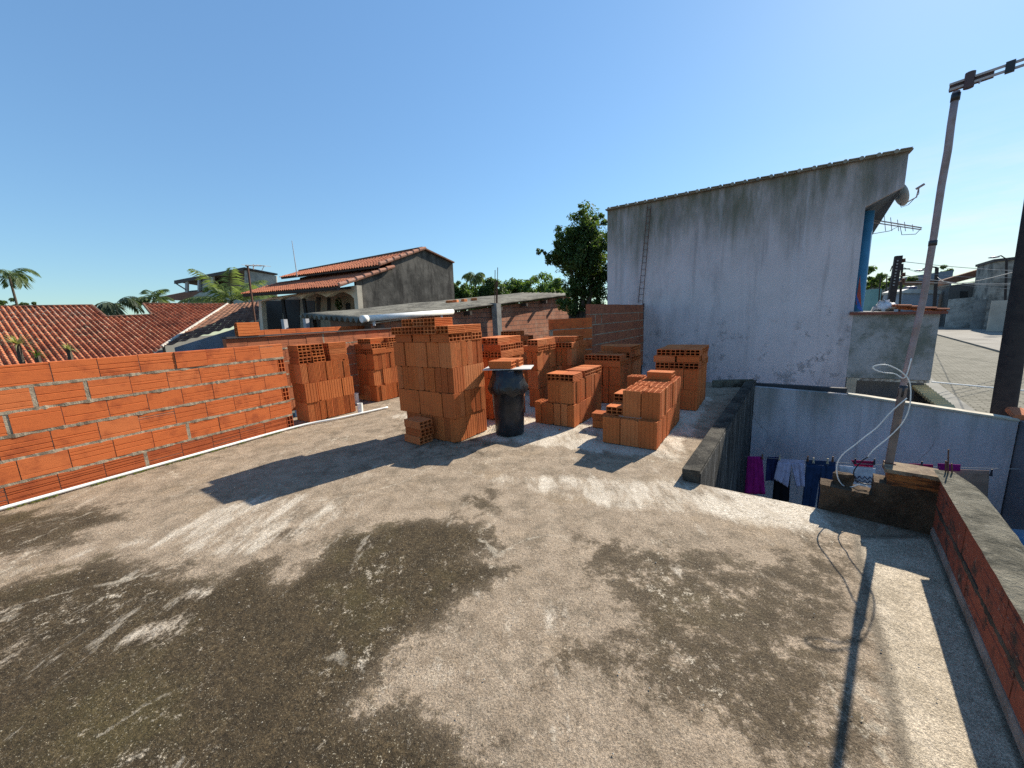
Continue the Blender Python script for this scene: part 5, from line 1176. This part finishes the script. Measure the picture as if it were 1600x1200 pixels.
def palm(base, h, rad, nf, seed, label, droop=1.0, trunk_r=.12, lw_=.06, upw=.6, mat=PALML, lean=(0, 0), nl=16, width=.5, dead=0):
    r = random.Random(seed); t = thing('palm_tree', base, label, 'palm tree'); base = Vector(base); top_ = base + Vector((lean[0], lean[1], h))
    mb = MB(); mb.tube([base, base.lerp(top_, .5) + Vector((lean[0] * .1, 0, 0)), top_], [trunk_r * 1.2, trunk_r * .9, trunk_r * .8], 8); mb.build('trunk', BARK, t)
    mb = MB()
    for k in range(nf):
        a = 2 * pi * k / nf + r.uniform(-.25, .25); el = r.uniform(.1, 1.0) * upw; L_ = rad * r.uniform(.85, 1.15); hd = Vector((cos(a), sin(a), 0)); pts = []
        for s in range(9):
            f = s / 8; ang = el * 1.3 - droop * 1.7 * f ** 1.4; p = (pts[-1] + (hd * cos(ang) + ZU * sin(ang)) * (L_ / 8)) if pts else top_.copy(); pts.append(p)
        mb.cur = r.uniform(.2, .6); mb.tube(pts, [trunk_r * .22 * (1 - .8 * s / 8) for s in range(9)], 5)
        side = hd.cross(ZU)
        for s in range(nl):
            f = .12 + .88 * (s + .5) / nl; q = f * 8; i = min(7, int(q)); p = pts[i].lerp(pts[i + 1], q - i); tg = (pts[i + 1] - pts[i]).normalized(); ll = rad * width * (.35 + .65 * sin(pi * min(1, f * .9 + .08))) * r.uniform(.8, 1.1)
            for sg in (-1, 1):
                d = (side * sg * .8 + tg * .65 - ZU * (.35 + .3 * r.random())).normalized(); mb.cur = min(1, max(0, r.gauss(.5, .25)))
                wv_ = tg.cross(d).cross(d).normalized() * lw_ ; m1 = p + d * ll * .5; e = p + d * ll - ZU * ll * .18
                mb.add([p, m1 + wv_, e, m1 - wv_], [(0, 1, 2, 3)])
    mb.build('crown', mat, t); return t
# big dark tree by the white house
tb = PY(884, 520, 11.5); tb.z = ST_Z
def toff(x, y, Yd): p = PY(x, y, Yd); return tuple(p - tb)
tree('leafy_tree', tb, 5.0, [(toff(915, 352, 12), (.55, .6, .55)), (toff(882, 372, 11.8), (.45, .5, .4)), (toff(925, 385, 12), (.7, .7, .6)), (toff(868, 398, 11.6), (.42, .5, .30)), (toff(900, 410, 11.8), (.7, .7, .5)), (toff(930, 425, 12), (.65, .7, .6)), (toff(905, 445, 11.8), (.5, .6, .45)), (toff(935, 465, 12), (.5, .5, .6)), (toff(850, 392, 11.6), (.2, .3, .14)), (toff(907, 328, 12), (.22, .25, .25)), (toff(938, 345, 12), (.25, .25, .3)), (toff(915, 400, 12.2), (.75, .7, .9)), (toff(890, 470, 11.8), (.5, .5, .4)), (toff(930, 490, 12.3), (.6, .5, .5))], 30000, .052, 5, 'tall dark leafy tree growing against the edge of the white house', LEAF, lean=(.7, .5), trunk_r=.2)
# hedge-like trees behind the shed
for i, (x, y, Yd, rx, rz, lab, mt) in enumerate(((830, 447, 24, 1.6, .75, 'broad bright green tree rounded above the corrugated shed roof', LEAF2), (800, 449, 25, 1.0, .6, 'lower bright tree between the rebar post and the rounded tree', LEAF2), (862, 452, 22, 1.0, .65, 'dense green tree just left of the tall dark tree', LEAF2), (767, 456, 21, .7, .75, 'dark bushy tree directly behind the rebar post', LEAF), (722, 455, 27, .7, .7, 'small green tree at the end of the mouldy gable', LEAF2), (708, 452, 27, .4, .7, 'slim tree touching the mouldy gable wall', LEAF2), (745, 458, 28, .9, .5, 'low trees at the foot of the single distant palm', LEAF2))):
    p = PY(x, y, Yd); b_ = Vector((p.x, p.y, ST_Z)); c = p - b_
    tree('bushy_tree', b_, c.z, [((c.x, c.y, c.z), (rx, rx, rz)), ((c.x - rx * .6, c.y, c.z - .25), (rx * .6, rx * .6, rz * .8)), ((c.x + rx * .6, c.y, c.z - .3), (rx * .6, rx * .6, rz * .7)), ((c.x, c.y, c.z - .9), (rx * 1.2, rx, rz * 1.2)), ((c.x + rx * .2, c.y, c.z - .1), (rx * .8, rx * .8, rz * .9))], 4500, .10, 30 + i, lab, mt)
p = PY(742, 432, 45); palm(Vector((p.x, p.y, ST_Z)), p.z - ST_Z, 1.6, 16, 2, 'single distant palm standing right of the mouldy gable', 1.1, .14, .05, .9)
p = PY(15, 428, 36); palm(Vector((p.x - .1, p.y, ST_Z)), p.z - ST_Z, 2.1, 9, 4, 'tall slender palm with drooping fronds over the long orange roof', 1.15, .10, .06, .8)
p = PY(181, 476, 30); palm(Vector((p.x, p.y, ST_Z)), p.z - ST_Z, 1.9, 11, 6, 'dark arching palm in the notch of the long orange roof', 1.2, .12, .06, .9, leafmat('dark_palm_leaf', (.03, .05, .03), (.08, .10, .06)))
p = PY(240, 468, 32); palm(Vector((p.x, p.y, ST_Z)), p.z - ST_Z, 1.4, 12, 8, 'small pale palm behind the brown low roof', .8, .1, .05, 1.1)
p = PY(362, 471, 30.5); palm(Vector((p.x, p.y, ST_Z)), p.z - ST_Z, 3.0, 13, 11, 'bright coconut palm with upright fronds before the grey house', .5, .14, .055, 1.15, leafmat('fresh_palm_leaf', (.035, .065, .022), (.16, .20, .085)), width=.36, nl=26)
for i, (x, y, Yd, rx, lab) in enumerate(((8, 474, 40, 1.2, 'low tree at the foot of the tall slender palm'), (48, 476, 45, .9, 'distant low tree peeping over the orange roof ridge'))):
    p = PY(x, y, Yd); b_ = Vector((p.x, p.y, ST_Z)); c = p - b_
    tree('bushy_tree', b_, c.z, [((c.x, c.y, c.z), (rx, rx, rx * .5)), ((c.x - rx * .8, c.y, c.z - .2), (rx * .7, rx * .7, rx * .4))], 500, .14, 70 + i, lab, LEAF)
# spiky plants growing behind the new wall
def spiky(x, y, base_y, n, L_, seed, label, mat):
    r = random.Random(seed); p = PL(x, y, LW0 - LWN * .45, LWAZ); t = thing('spiky_plant', Vector((p.x, p.y, .6)), label, 'plant')
    mb = MB(); mb.tube([Vector((p.x, p.y, .6)), p], .02, 6); mb.build('stem', BARK, t); mb = MB()
    for k in range(n):
        a = r.uniform(0, 2 * pi); el = r.uniform(-.1, 1.3); hd = Vector((cos(a), sin(a), 0)); q = p.copy(); l = L_ * r.uniform(.6, 1.1); sd = hd.cross(ZU) * .008; mb.cur = r.random(); vs = []
        for s in range(5):
            f = s / 4; ang = el - .9 * f * f; 
            if s: q = q + (hd * cos(ang) + ZU * sin(ang)) * l / 4
            vs += [q + sd * (1 - f), q - sd * (1 - f)]
        mb.add(vs, [(2 * i, 2 * i + 1, 2 * i + 3, 2 * i + 2) for i in range(4)])
    mb.build('leaves', mat, t)
spiky(27, 538, 0, 46, .16, 1, 'larger pale spiky plant rising behind the new brick wall end nearest us', DRYL)
spiky(107, 546, 0, 30, .12, 2, 'smaller pale spiky plant rising behind the new brick wall', DRYL)
spiky(58, 556, 0, 40, .11, 3, 'low grassy tuft between the two spiky plants behind the wall', LEAF2)
# moss line at the foot of the wall
mb = MB(); r = random.Random(5)
for k in range(900):
    t_ = r.random() ** 1.0; p = (LW0 - LWD * .6).lerp(LW1, t_) + LWN * r.uniform(.046, .075)
    if mnoise.noise(Vector((t_ * 14, 0, 3))) < -.05: continue
    s = r.uniform(.004, .011); a = r.uniform(0, pi); d = Vector((cos(a), sin(a), 0)) * s; mb.cur = r.random(); mb.add([p - d, p + d, p + d * .4 + ZU * s * 1.6 + LWN * s * .4], [(0, 1, 2)])
tag(mb.build('moss', leafmat('moss_green', (.05, .07, .015), (.15, .17, .04))), 'thin line of green moss along the white pipe at the wall foot', 'moss', kind='stuff')

# ------------------------------------------------------------------ street side: poles, wires, far houses
pp0 = PL(1568, 640, YP - yb_ * -.55, YA); pole = thing('utility_pole', Vector((pp0.x, pp0.y, ST_Z)), 'thick dark timber utility pole close behind the white yard wall', 'utility pole')
mb = MB(); ptop = PL(1606, 400, YP + yb_ * .55, YA); dv = (ptop - pp0); base = pp0 + dv * ((ST_Z - pp0.z) / dv.z); mb.tube([base, pp0, ptop, pp0 + dv * 2.4], [.128, .118, .106, .094], 18); mb.build('shaft', POLE, pole, smooth=True)
def V_(x, y, Yd): return PY(x, y, Yd)
tpY = 17.0; tpb = V_(1387, 495, tpY); tpole = thing('utility_pole', Vector((tpb.x, tpb.y, ST_Z)), 'dark perforated concrete pole with insulators beyond the tiled canopy', 'utility pole')
mb = MB(); t0, t1 = V_(1389, 490, tpY), V_(1404, 400, tpY); d = t1 - t0; t00 = t0 + d * ((ST_Z - t0.z) / d.z); mb.bar(t00, t1, .23, .28, up=AZ(D1)); mb.build('shaft', POLE, tpole)
mb = MB()
for i in range(9): mb.frame(t0.lerp(t1, .5 + .052 * i) + ray(1400, 440).normalized() * -.18, Rv, Vector((0, 1, 0)), ZU, .06, .02, .05)
mb.build('step_holes', plain('pale_hole_rim', (.3, .29, .28)), tpole)
for y in (410, 432, 441):
    mb = MB(); mb.bar(V_(1402, y, tpY), V_(1413, y - 2, tpY), .04, .05); mb.tube([V_(1412, y - 6, tpY), V_(1412, y, tpY)], .06, 8); mb.build('insulator', RUST, tpole)
mb = MB(); mb.tube([V_(1400, 412, tpY), V_(1394, 416, tpY), V_(1391, 424, tpY)], .02, 6); mb.build('loose_cable', RUST, tpole)
def lamp_post(x, yb, yt, Yd, hx_, hy, label, r=.09):
    a, b_, h_ = V_(x, yb, Yd), V_(x + 1, yt, Yd), V_(hx_, hy, Yd); t = thing('street_lamp', Vector((a.x, a.y, ST_Z)), label, 'street lamp'); mb = MB(); mb.tube([Vector((a.x, a.y, ST_Z)), b_], r, 8); mb.tube([b_, b_.lerp(h_, .5) + ZU * .3, h_], r * .5, 6); mb.build('post', POLE, t)
    mb = MB(); s = Yd / 577; q = [(0, 0), (5 * s, .6 * s), (6 * s, 1.6 * s), (2.5 * s, 2.6 * s), (0, 2.8 * s)]; mb.lathe(q, h_ - ZU * s, 12); o = mb.build('lamp_head', plain('grey_lamp', (.32, .30, .34), .5), t, smooth=True); return t
lamp_post(1463, 480, 418, 45, 1437, 423, 'dark street pole with a small lamp arm in front of the grey far shed', .16)
lamp_post(1572, 500, 405, 42, 1553, 402.5, 'street lamp head reaching out before the tall stained building', .10)
mb = MB()
def wire(a, b_, sag, label):
    mb = MB(); n = 14; mb.tube([a.lerp(b_, i / n) - ZU * sag * (1 - (2 * i / n - 1) ** 2) for i in range(n + 1)], .014, 5); tag(mb.build('power_line', plain('grey_wire', (.25, .25, .25), .6)), label, 'cable', 'overhead wires along the street')
wire(V_(1413, 409, tpY), V_(1640, 424, 22), .1, 'topmost overhead wire leaving the perforated pole')
wire(V_(1413, 430, tpY), V_(1640, 440, 22), .3, 'middle overhead wire leaving the perforated pole')
wire(V_(1413, 441, tpY), V_(1640, 442, 24), .05, 'lowest overhead wire leaving the perforated pole')
wire(V_(1464, 432, 45), V_(1585, 425, 10), .5, 'slack overhead wire from the dark street pole to the near timber pole')
def far_house(name, label, x0, x1, yt0, yt1, Yd, depth, mat, az=132, rooftop=None, roofmat=None, wins=(), base=None):
    p = V_((x0 + x1) / 2, yt0, Yd); a, b_ = PL(x0, yt0, p, az), PL(x1, yt1, p, az); t = thing(name, Vector((p.x, p.y, ST_Z)), label, 'house' if 'wall' not in name else 'wall'); n_ = AZ(az - 90)
    mb = MB(); mb.slab([Vector((a.x, a.y, ST_Z)), a, b_, Vector((b_.x, b_.y, ST_Z))], n_ * depth); mb.build('wall', mat, t)
    for (wx0, wy0, wx1, wy1) in wins:
        mb = MB(); mb.slab([PL(*q, p - n_ * .05, az) for q in ((wx0, wy0), (wx1, wy0), (wx1, wy1), (wx0, wy1))], n_ * .08); mb.build('window', DARKIN, t)
    if rooftop:
        mb = MB(); mb.slab([PL(*q, p - n_ * .25, az) for q in rooftop], n_ * (depth + .3)); mb.build('roof', roofmat, t)
    return t
FARW = concrete('far_stained_wall', (.34, .315, .28), (.10, .095, .088), (.42, .40, .36), .6, .01)
far_house('tall_building', 'tall stained grey building at the street edge behind the timber pole', 1556, 1660, 405, 396, 42, 8, FARW, 132, [(1553, 405), (1660, 393), (1660, 398), (1553, 409)], FASC)
far_house('brown_roof_house', 'long low house with a sloping brown roof before the tall stained building', 1484, 1558, 446, 436, 50, 9, plain('dark_far_wall', (.12, .115, .11), .9, .3, .5), 132, [(1478, 436), (1556, 413), (1562, 424), (1480, 445)], TILE_D, [(1500, 455, 1512, 466), (1530, 450, 1552, 466)])
far_house('street_wall', 'low mottled white wall with peeling paint along the far pavement', 1483, 1524, 468, 464, 47.5, .4, concrete('peeling_far_wall', (.46, .45, .42), (.20, .20, .19), (.55, .53, .5), .8, .01), 132)
far_house('street_wall', 'dark grey mottled wall with a worn gate beside the peeling white wall', 1524, 1552, 469, 466, 44, .4, concrete('darker_far_wall', (.22, .22, .21), (.12, .12, .12), (.36, .36, .36), .5, .01), 132)
far_house('street_wall', 'pale wall standing at the foot of the tall stained building', 1551, 1600, 470, 468, 39.5, .5, plain('pale_far_wall', (.40, .36, .31), .9, .25, .4), 132)
far_house('grey_shed', 'light grey street house with a pale sheet roof behind the antenna mast', 1411, 1468, 457, 458, 55, 7, plain('lilac_grey', (.30, .32, .36), .9, .15, .4), 118, [(1409, 455), (1420, 451), (1472, 454), (1470, 459), (1410, 458)], plain('pale_sheet', (.50, .49, .46), .7, .2, 1))
far_house('carport_house', 'dark open carport with a pale awning beside the light grey house', 1468, 1484, 458, 459, 58, 6, DARKIN, 118, [(1464, 458), (1500, 458), (1500, 460), (1464, 460.5)], plain('awning', (.45, .44, .41), .8))
far_house('long_warehouse', 'long blue grey building on the skyline behind the antenna mast', 1427, 1490, 431, 422, 95, 12, plain('slate_wall', (.16, .20, .25), .9, .2, .1), 118)
far_house('row_house', 'long brownish house row behind the perforated pole', 1352, 1484, 443, 441, 88, 8, plain('tan_far_wall', (.28, .25, .21), .9, .3, .2), 118, [(1350, 441), (1486, 438), (1486, 443), (1350, 447)], TILE_D, [(1372, 460, 1377, 468), (1381, 459, 1386, 466)])
far_house('teal_house', 'small teal house low behind the perforated pole', 1361, 1378, 452, 451, 75, 5, plain('teal_wall', (.18, .32, .31), .9, .2, .4), 118)
for i, (x, y, Yd, rx, rz, lab) in enumerate(((1364, 436, 80, 3.2, 2.2, 'round dark tree on the skyline beside the blue column'), (1380, 440, 85, 3.0, 1.6, 'lower dark tree beside the perforated pole'), (1420, 441, 92, 4.0, 1.5, 'flat tree crown between the perforated pole and the mast'), (1476, 432, 110, 2.0, 3.0, 'spiky distant tree above the long blue grey building'))):
    p = V_(x, y, Yd); b_ = Vector((p.x, p.y, ST_Z)); c = p - b_
    tree('street_tree', b_, c.z, [((0, 0, c.z), (rx, rx, rz)), ((-rx * .7, 0, c.z - .6), (rx * .6, rx * .6, rz * .7)), ((rx * .7, 0, c.z - .8), (rx * .6, rx * .6, rz * .7))], 600, .42, 90 + i, lab, LEAF, trunk_r=.3)
for i, (x, y) in enumerate(((1419, 449.5), (1426, 449))):
    p = V_(x, y, 57); mb = MB(); mb.lathe([(0, 0), (.42, 0), (.5, .5), (.46, .62), (.15, .72), (0, .72)], p - ZU * .55, 16); tag(mb.build('water_tank', plain('blue_tank', (.06, .07, .14), .5), smooth=True), '%s of two dark round water tanks on the light grey house' % ['left', 'right'][i], 'water tank', 'water tanks on the light grey house')
for (x, yb, yt, Yd, lab) in ((1409, 482, 412, 38, 'thin far street pole just right of the perforated pole'), (1375, 470, 432, 70, 'thin far street pole beside the round dark tree'), (1385, 470, 428, 78, 'thin far street pole left of the perforated pole')):
    a, b_ = V_(x, yb, Yd), V_(x + 1, yt, Yd); t = thing('street_pole', Vector((a.x, a.y, ST_Z)), lab, 'utility pole'); mb = MB(); mb.tube([Vector((a.x, a.y, ST_Z)), b_], .09, 8); mb.build('shaft', POLE, t)
    mb = MB(); q = b_ - ZU * .5; mb.bar(q - Rv * .8, q + Rv * .8, .1, .1); mb.build('crossarm', POLE, t)
wire(V_(1410, 418, 38), V_(1600, 433, 24), .35, 'sagging overhead wire from the thin far pole to the timber pole')
wire(V_(1464, 424, 45), V_(1410, 416, 38), .4, 'short overhead wire between the dark street pole and thin far pole')
wire(V_(1464, 438, 45), V_(1640, 452, 30), .3, 'low overhead wire crossing the dark wall toward the timber pole')
# parked pickup at the end of the street
cp = G(1466, 484, ST_Z); cY = 60; sc_ = 60
cp = V_(1466, 484, 60); cp.z = ST_Z
car = thing('parked_pickup', cp, 'dark blue pickup parked by the carport at the end of the street', 'pickup')
cu, cv = AZ(120), AZ(30)
def CB(c, s, bv=.08):
    mb = MB(); mb.frame(cp + cu * c[0] + cv * c[1] + ZU * c[2], cu, cv, ZU, *s); return mb
cpaint = plain('dark_blue_paint_car', (.02, .028, .05), .25, .05, 3, spec=.6)
zc = .0
mb = MB(); prof = [(-2.3, .45), (-2.3, .95), (-1.2, 1.05), (-.6, 1.62), (.7, 1.66), (.95, 1.08), (2.4, 1.05), (2.4, .45)]
mb.slab([cp + cu * a + ZU * b for a, b in prof], cv * 1.75); bevel(mb.build('body', cpaint, car), .06)
mb = MB(); mb.slab([cp + cu * a + ZU * b - cv * .01 for a, b in ((-1.0, 1.1), (-.52, 1.55), (.62, 1.58), (.8, 1.12))], cv * .03); mb.build('window', plain('car_glass', (.10, .12, .14), .1, spec=.8), car)
for a in (-1.45, 1.5):
    wl = MB(); wl.tube([cp + cu * a - cv * .03 + ZU * .36, cp + cu * a + cv * .2 + ZU * .36], .36, 18); wo = wl.build('wheel', plain('tyre_rubber', (.02, .02, .02)), car)
for a in (-.2, .25): 
    mb = MB(); mb.frame(cp + cu * (-2.31) + cv * (.3 if a < 0 else 1.45) + ZU * .78, cu, cv, ZU, .04, .3, .16); mb.build('headlight', plain('lamp_glass', (.6, .6, .6), .2), car)
# far pavement with a kerb step, grass tuft
mb = MB(); kn = -KN; pvk = [K0 - KD * 25, K0 + KD * 70]
mb.slab([pvk[0] + ZU * .13, pvk[1] + ZU * .13, pvk[1] + kn * 26 + ZU * .13, pvk[0] + kn * 26 + ZU * .13], -ZU * .126); tag(mb.build('pavement', plain('far_pavement', (.22, .20, .17), .95, .25, .4)), kind='structure')
g0 = G(1476, 508, ST_Z); mb = MB(); leaf_cloud(mb, g0 + ZU * .25, (2.6, 1.6, .3), 500, .22, random.Random(8)); tag(mb.build('grass', LEAF2), 'patch of green grass at the street corner beyond the canopy', 'grass', kind='stuff')
# our side: cement strip and small tile-coped wall coming down to the street
n0, n1 = G(1470, 602, ST_Z + .05), G(1560, 668, ST_Z + .05)
nd = (n1 - n0).normalized(); nn2 = Vector((nd.y, -nd.x, 0))
if nn2.dot(n0) > 0: nn2 = -nn2
mb = MB(); mb.slab([n0 - nd * 6 , n1 + nd * 6, n1 + nd * 6 + nn2 * 9, n0 - nd * 6 + nn2 * 9], -ZU * .04); tag(mb.build('sidewalk', plain('near_sidewalk', (.20, .19, .165), .95, .25, .7)), kind='structure')
ta, tb2 = G(1438, 604, -.36), G(1485, 641, -.62)
cw_ = thing('coped_wall', Vector((ta.x, ta.y, ST_Z)), 'small sloping wall topped with pale clay tiles beside the carport', 'wall')
td_ = (tb2 - ta); tn_ = Vector((td_.y, -td_.x, 0)).normalized()
mb = MB(); mb.slab([ta - ZU * .03, tb2 - ZU * .03, Vector((tb2.x, tb2.y, ST_Z)), Vector((ta.x, ta.y, ST_Z))], tn_ * .12); mb.build('wall', plain('brown_grey_wall', (.055, .048, .042), .9, .2, 3), cw_)
mb = MB()
for i in range(11):
    a = ta.lerp(tb2, i / 11); b_ = ta.lerp(tb2, (i + .72) / 11); mb.cur = random.random(); mb.bar(a + ZU * .05 + tn_ * .05, b_ + ZU * .015 + tn_ * .05, .24, .05)
mb.build('coping_tiles', tiles_mat('yellow_coping_tile', (.50, .42, .24), (.40, .33, .18), (.2, .16, .1), .2), cw_)
ra, rb_ = H(1456, 597) + hb * .02, PL(1640, 614, hG, HA); mb = MB(); mb.tube([ra, rb_], .013, 8); tag(mb.build('handrail_pipe', PVC), 'thin pale horizontal pipe running from the wing wall past the timber pole', 'pipe')
rt = thing('tile_stack', Y(1597, 656, -.1), 'few broken red roof tiles lying at the end of the white yard wall', 'roof tiles')
for i in range(4):
    mb = MB(); p = Y(1592 + i * 5, 653 + i * .6, -.05); mb.tube([p, p + yb_ * .28 + ZU * .05], .05, 8); mb.build('tile', TILE_R, rt)
# blue drum in the yard below the parapet
dp = G(1634, 846, -.75); drum = thing('water_drum', Vector((dp.x, dp.y, ST_Z)), 'blue plastic drum standing in the yard below the mossy parapet', 'drum')
mb = MB(); mb.lathe([(.0, ST_Z), (.26, ST_Z), (.28, ST_Z + .3), (.27, ST_Z + .32), (.28, ST_Z + .34), (.28, ST_Z + .9), (.27, -1.3), (.25, -.78), (0, -.75)], (dp.x, dp.y, 0), 28); mb.build('body', plain('blue_plastic', (.03, .13, .24), .45), drum, smooth=True)
# loose debris by the tallest stack: pale crumbs between the stack and the bin
mb = MB(); r = random.Random(77)
for k in range(60):
    p = G(r.uniform(758, 776), r.uniform(664, 674)); s = r.uniform(.004, .016); c = p + ZU * s * .4
    mb.add([c + Vector((s * r.uniform(.5, 1.2) * a, s * r.uniform(.5, 1.2) * b, s * r.uniform(.4, .9) * d)) for a, b, d in ((1, 0, 0), (-1, 0, 0), (0, 1, 0), (0, -1, 0), (0, 0, 1), (0, 0, -1))], [(0, 2, 4), (2, 1, 4), (1, 3, 4), (3, 0, 4), (2, 0, 5), (1, 2, 5), (3, 1, 5), (0, 3, 5)])
tag(mb.build('rubble', plain('pale_rubble', (.52, .48, .38), .95)), 'pale crumbs of mortar between the tallest stack and the bin', 'rubble', kind='stuff')

mb = MB(); r = random.Random(91)
for cc, sp in ((c3, .5), (c6, .4), (c8, .5), (c1, .4), (c9, .4), (c4, .4)):
    for k in range(26):
        p = cc + U * r.uniform(-.25, sp) + V * r.uniform(-.25, .0) if r.random() < .5 else cc - U * r.uniform(.02, .22) + V * r.uniform(-.1, sp * 1.6)
        s_ = r.uniform(.002, .007) * (1 if r.random() < .9 else 2.2); c = p + ZU * s_ * .4
        mb.add([c + Vector((s_ * r.uniform(.5, 1.2) * a, s_ * r.uniform(.5, 1.2) * b, s_ * r.uniform(.4, .9) * d)) for a, b, d in ((1, 0, 0), (-1, 0, 0), (0, 1, 0), (0, -1, 0), (0, 0, 1), (0, 0, -1))], [(0, 2, 4), (2, 1, 4), (1, 3, 4), (3, 0, 4), (2, 0, 5), (1, 2, 5), (3, 1, 5), (0, 3, 5)])
tag(mb.build('brick_crumbs', WBRICK), 'orange crumbs of fired clay round the feet of the brick stacks', 'rubble', kind='stuff')

# ------------------------------------------------------------------ the bricks that show largest stay single; the ones hidden inside and behind the stacks become one mass
bpy.context.view_layer.update()
dg = bpy.context.evaluated_depsgraph_get()
hits = {}
for py in np.arange(490, 706, 1.6):
    for px in np.arange(360, 1125, 1.6):
        ok, _, _, _, ob, _ = scn.ray_cast(dg, CAM, ray(px, py).normalized())
        if ok and ob.name.startswith('hollow_brick'): hits[ob.name] = hits.get(ob.name, 0) + 1
bricks = [o for o in bpy.data.objects if o.name.startswith('hollow_brick')]
bricks.sort(key=lambda o: -hits.get(o.name, 0))
rest = [o for o in bricks[295:]] + [o for o in bricks[:295] if hits.get(o.name, 0) < 2]
print('visible bricks', sum(1 for o in bricks if hits.get(o.name, 0) >= 2), 'merged', len(rest))
mb = MB()
for o in rest:
    mb.add([o.matrix_world @ v_.co for v_ in o.data.vertices], [tuple(p.vertices) for p in o.data.polygons])
for o in rest: bpy.data.objects.remove(o)
tag(mb.build('stacked_bricks', BRICK), 'bricks mostly hidden inside and behind the dry stacks', 'bricks', kind='stuff')
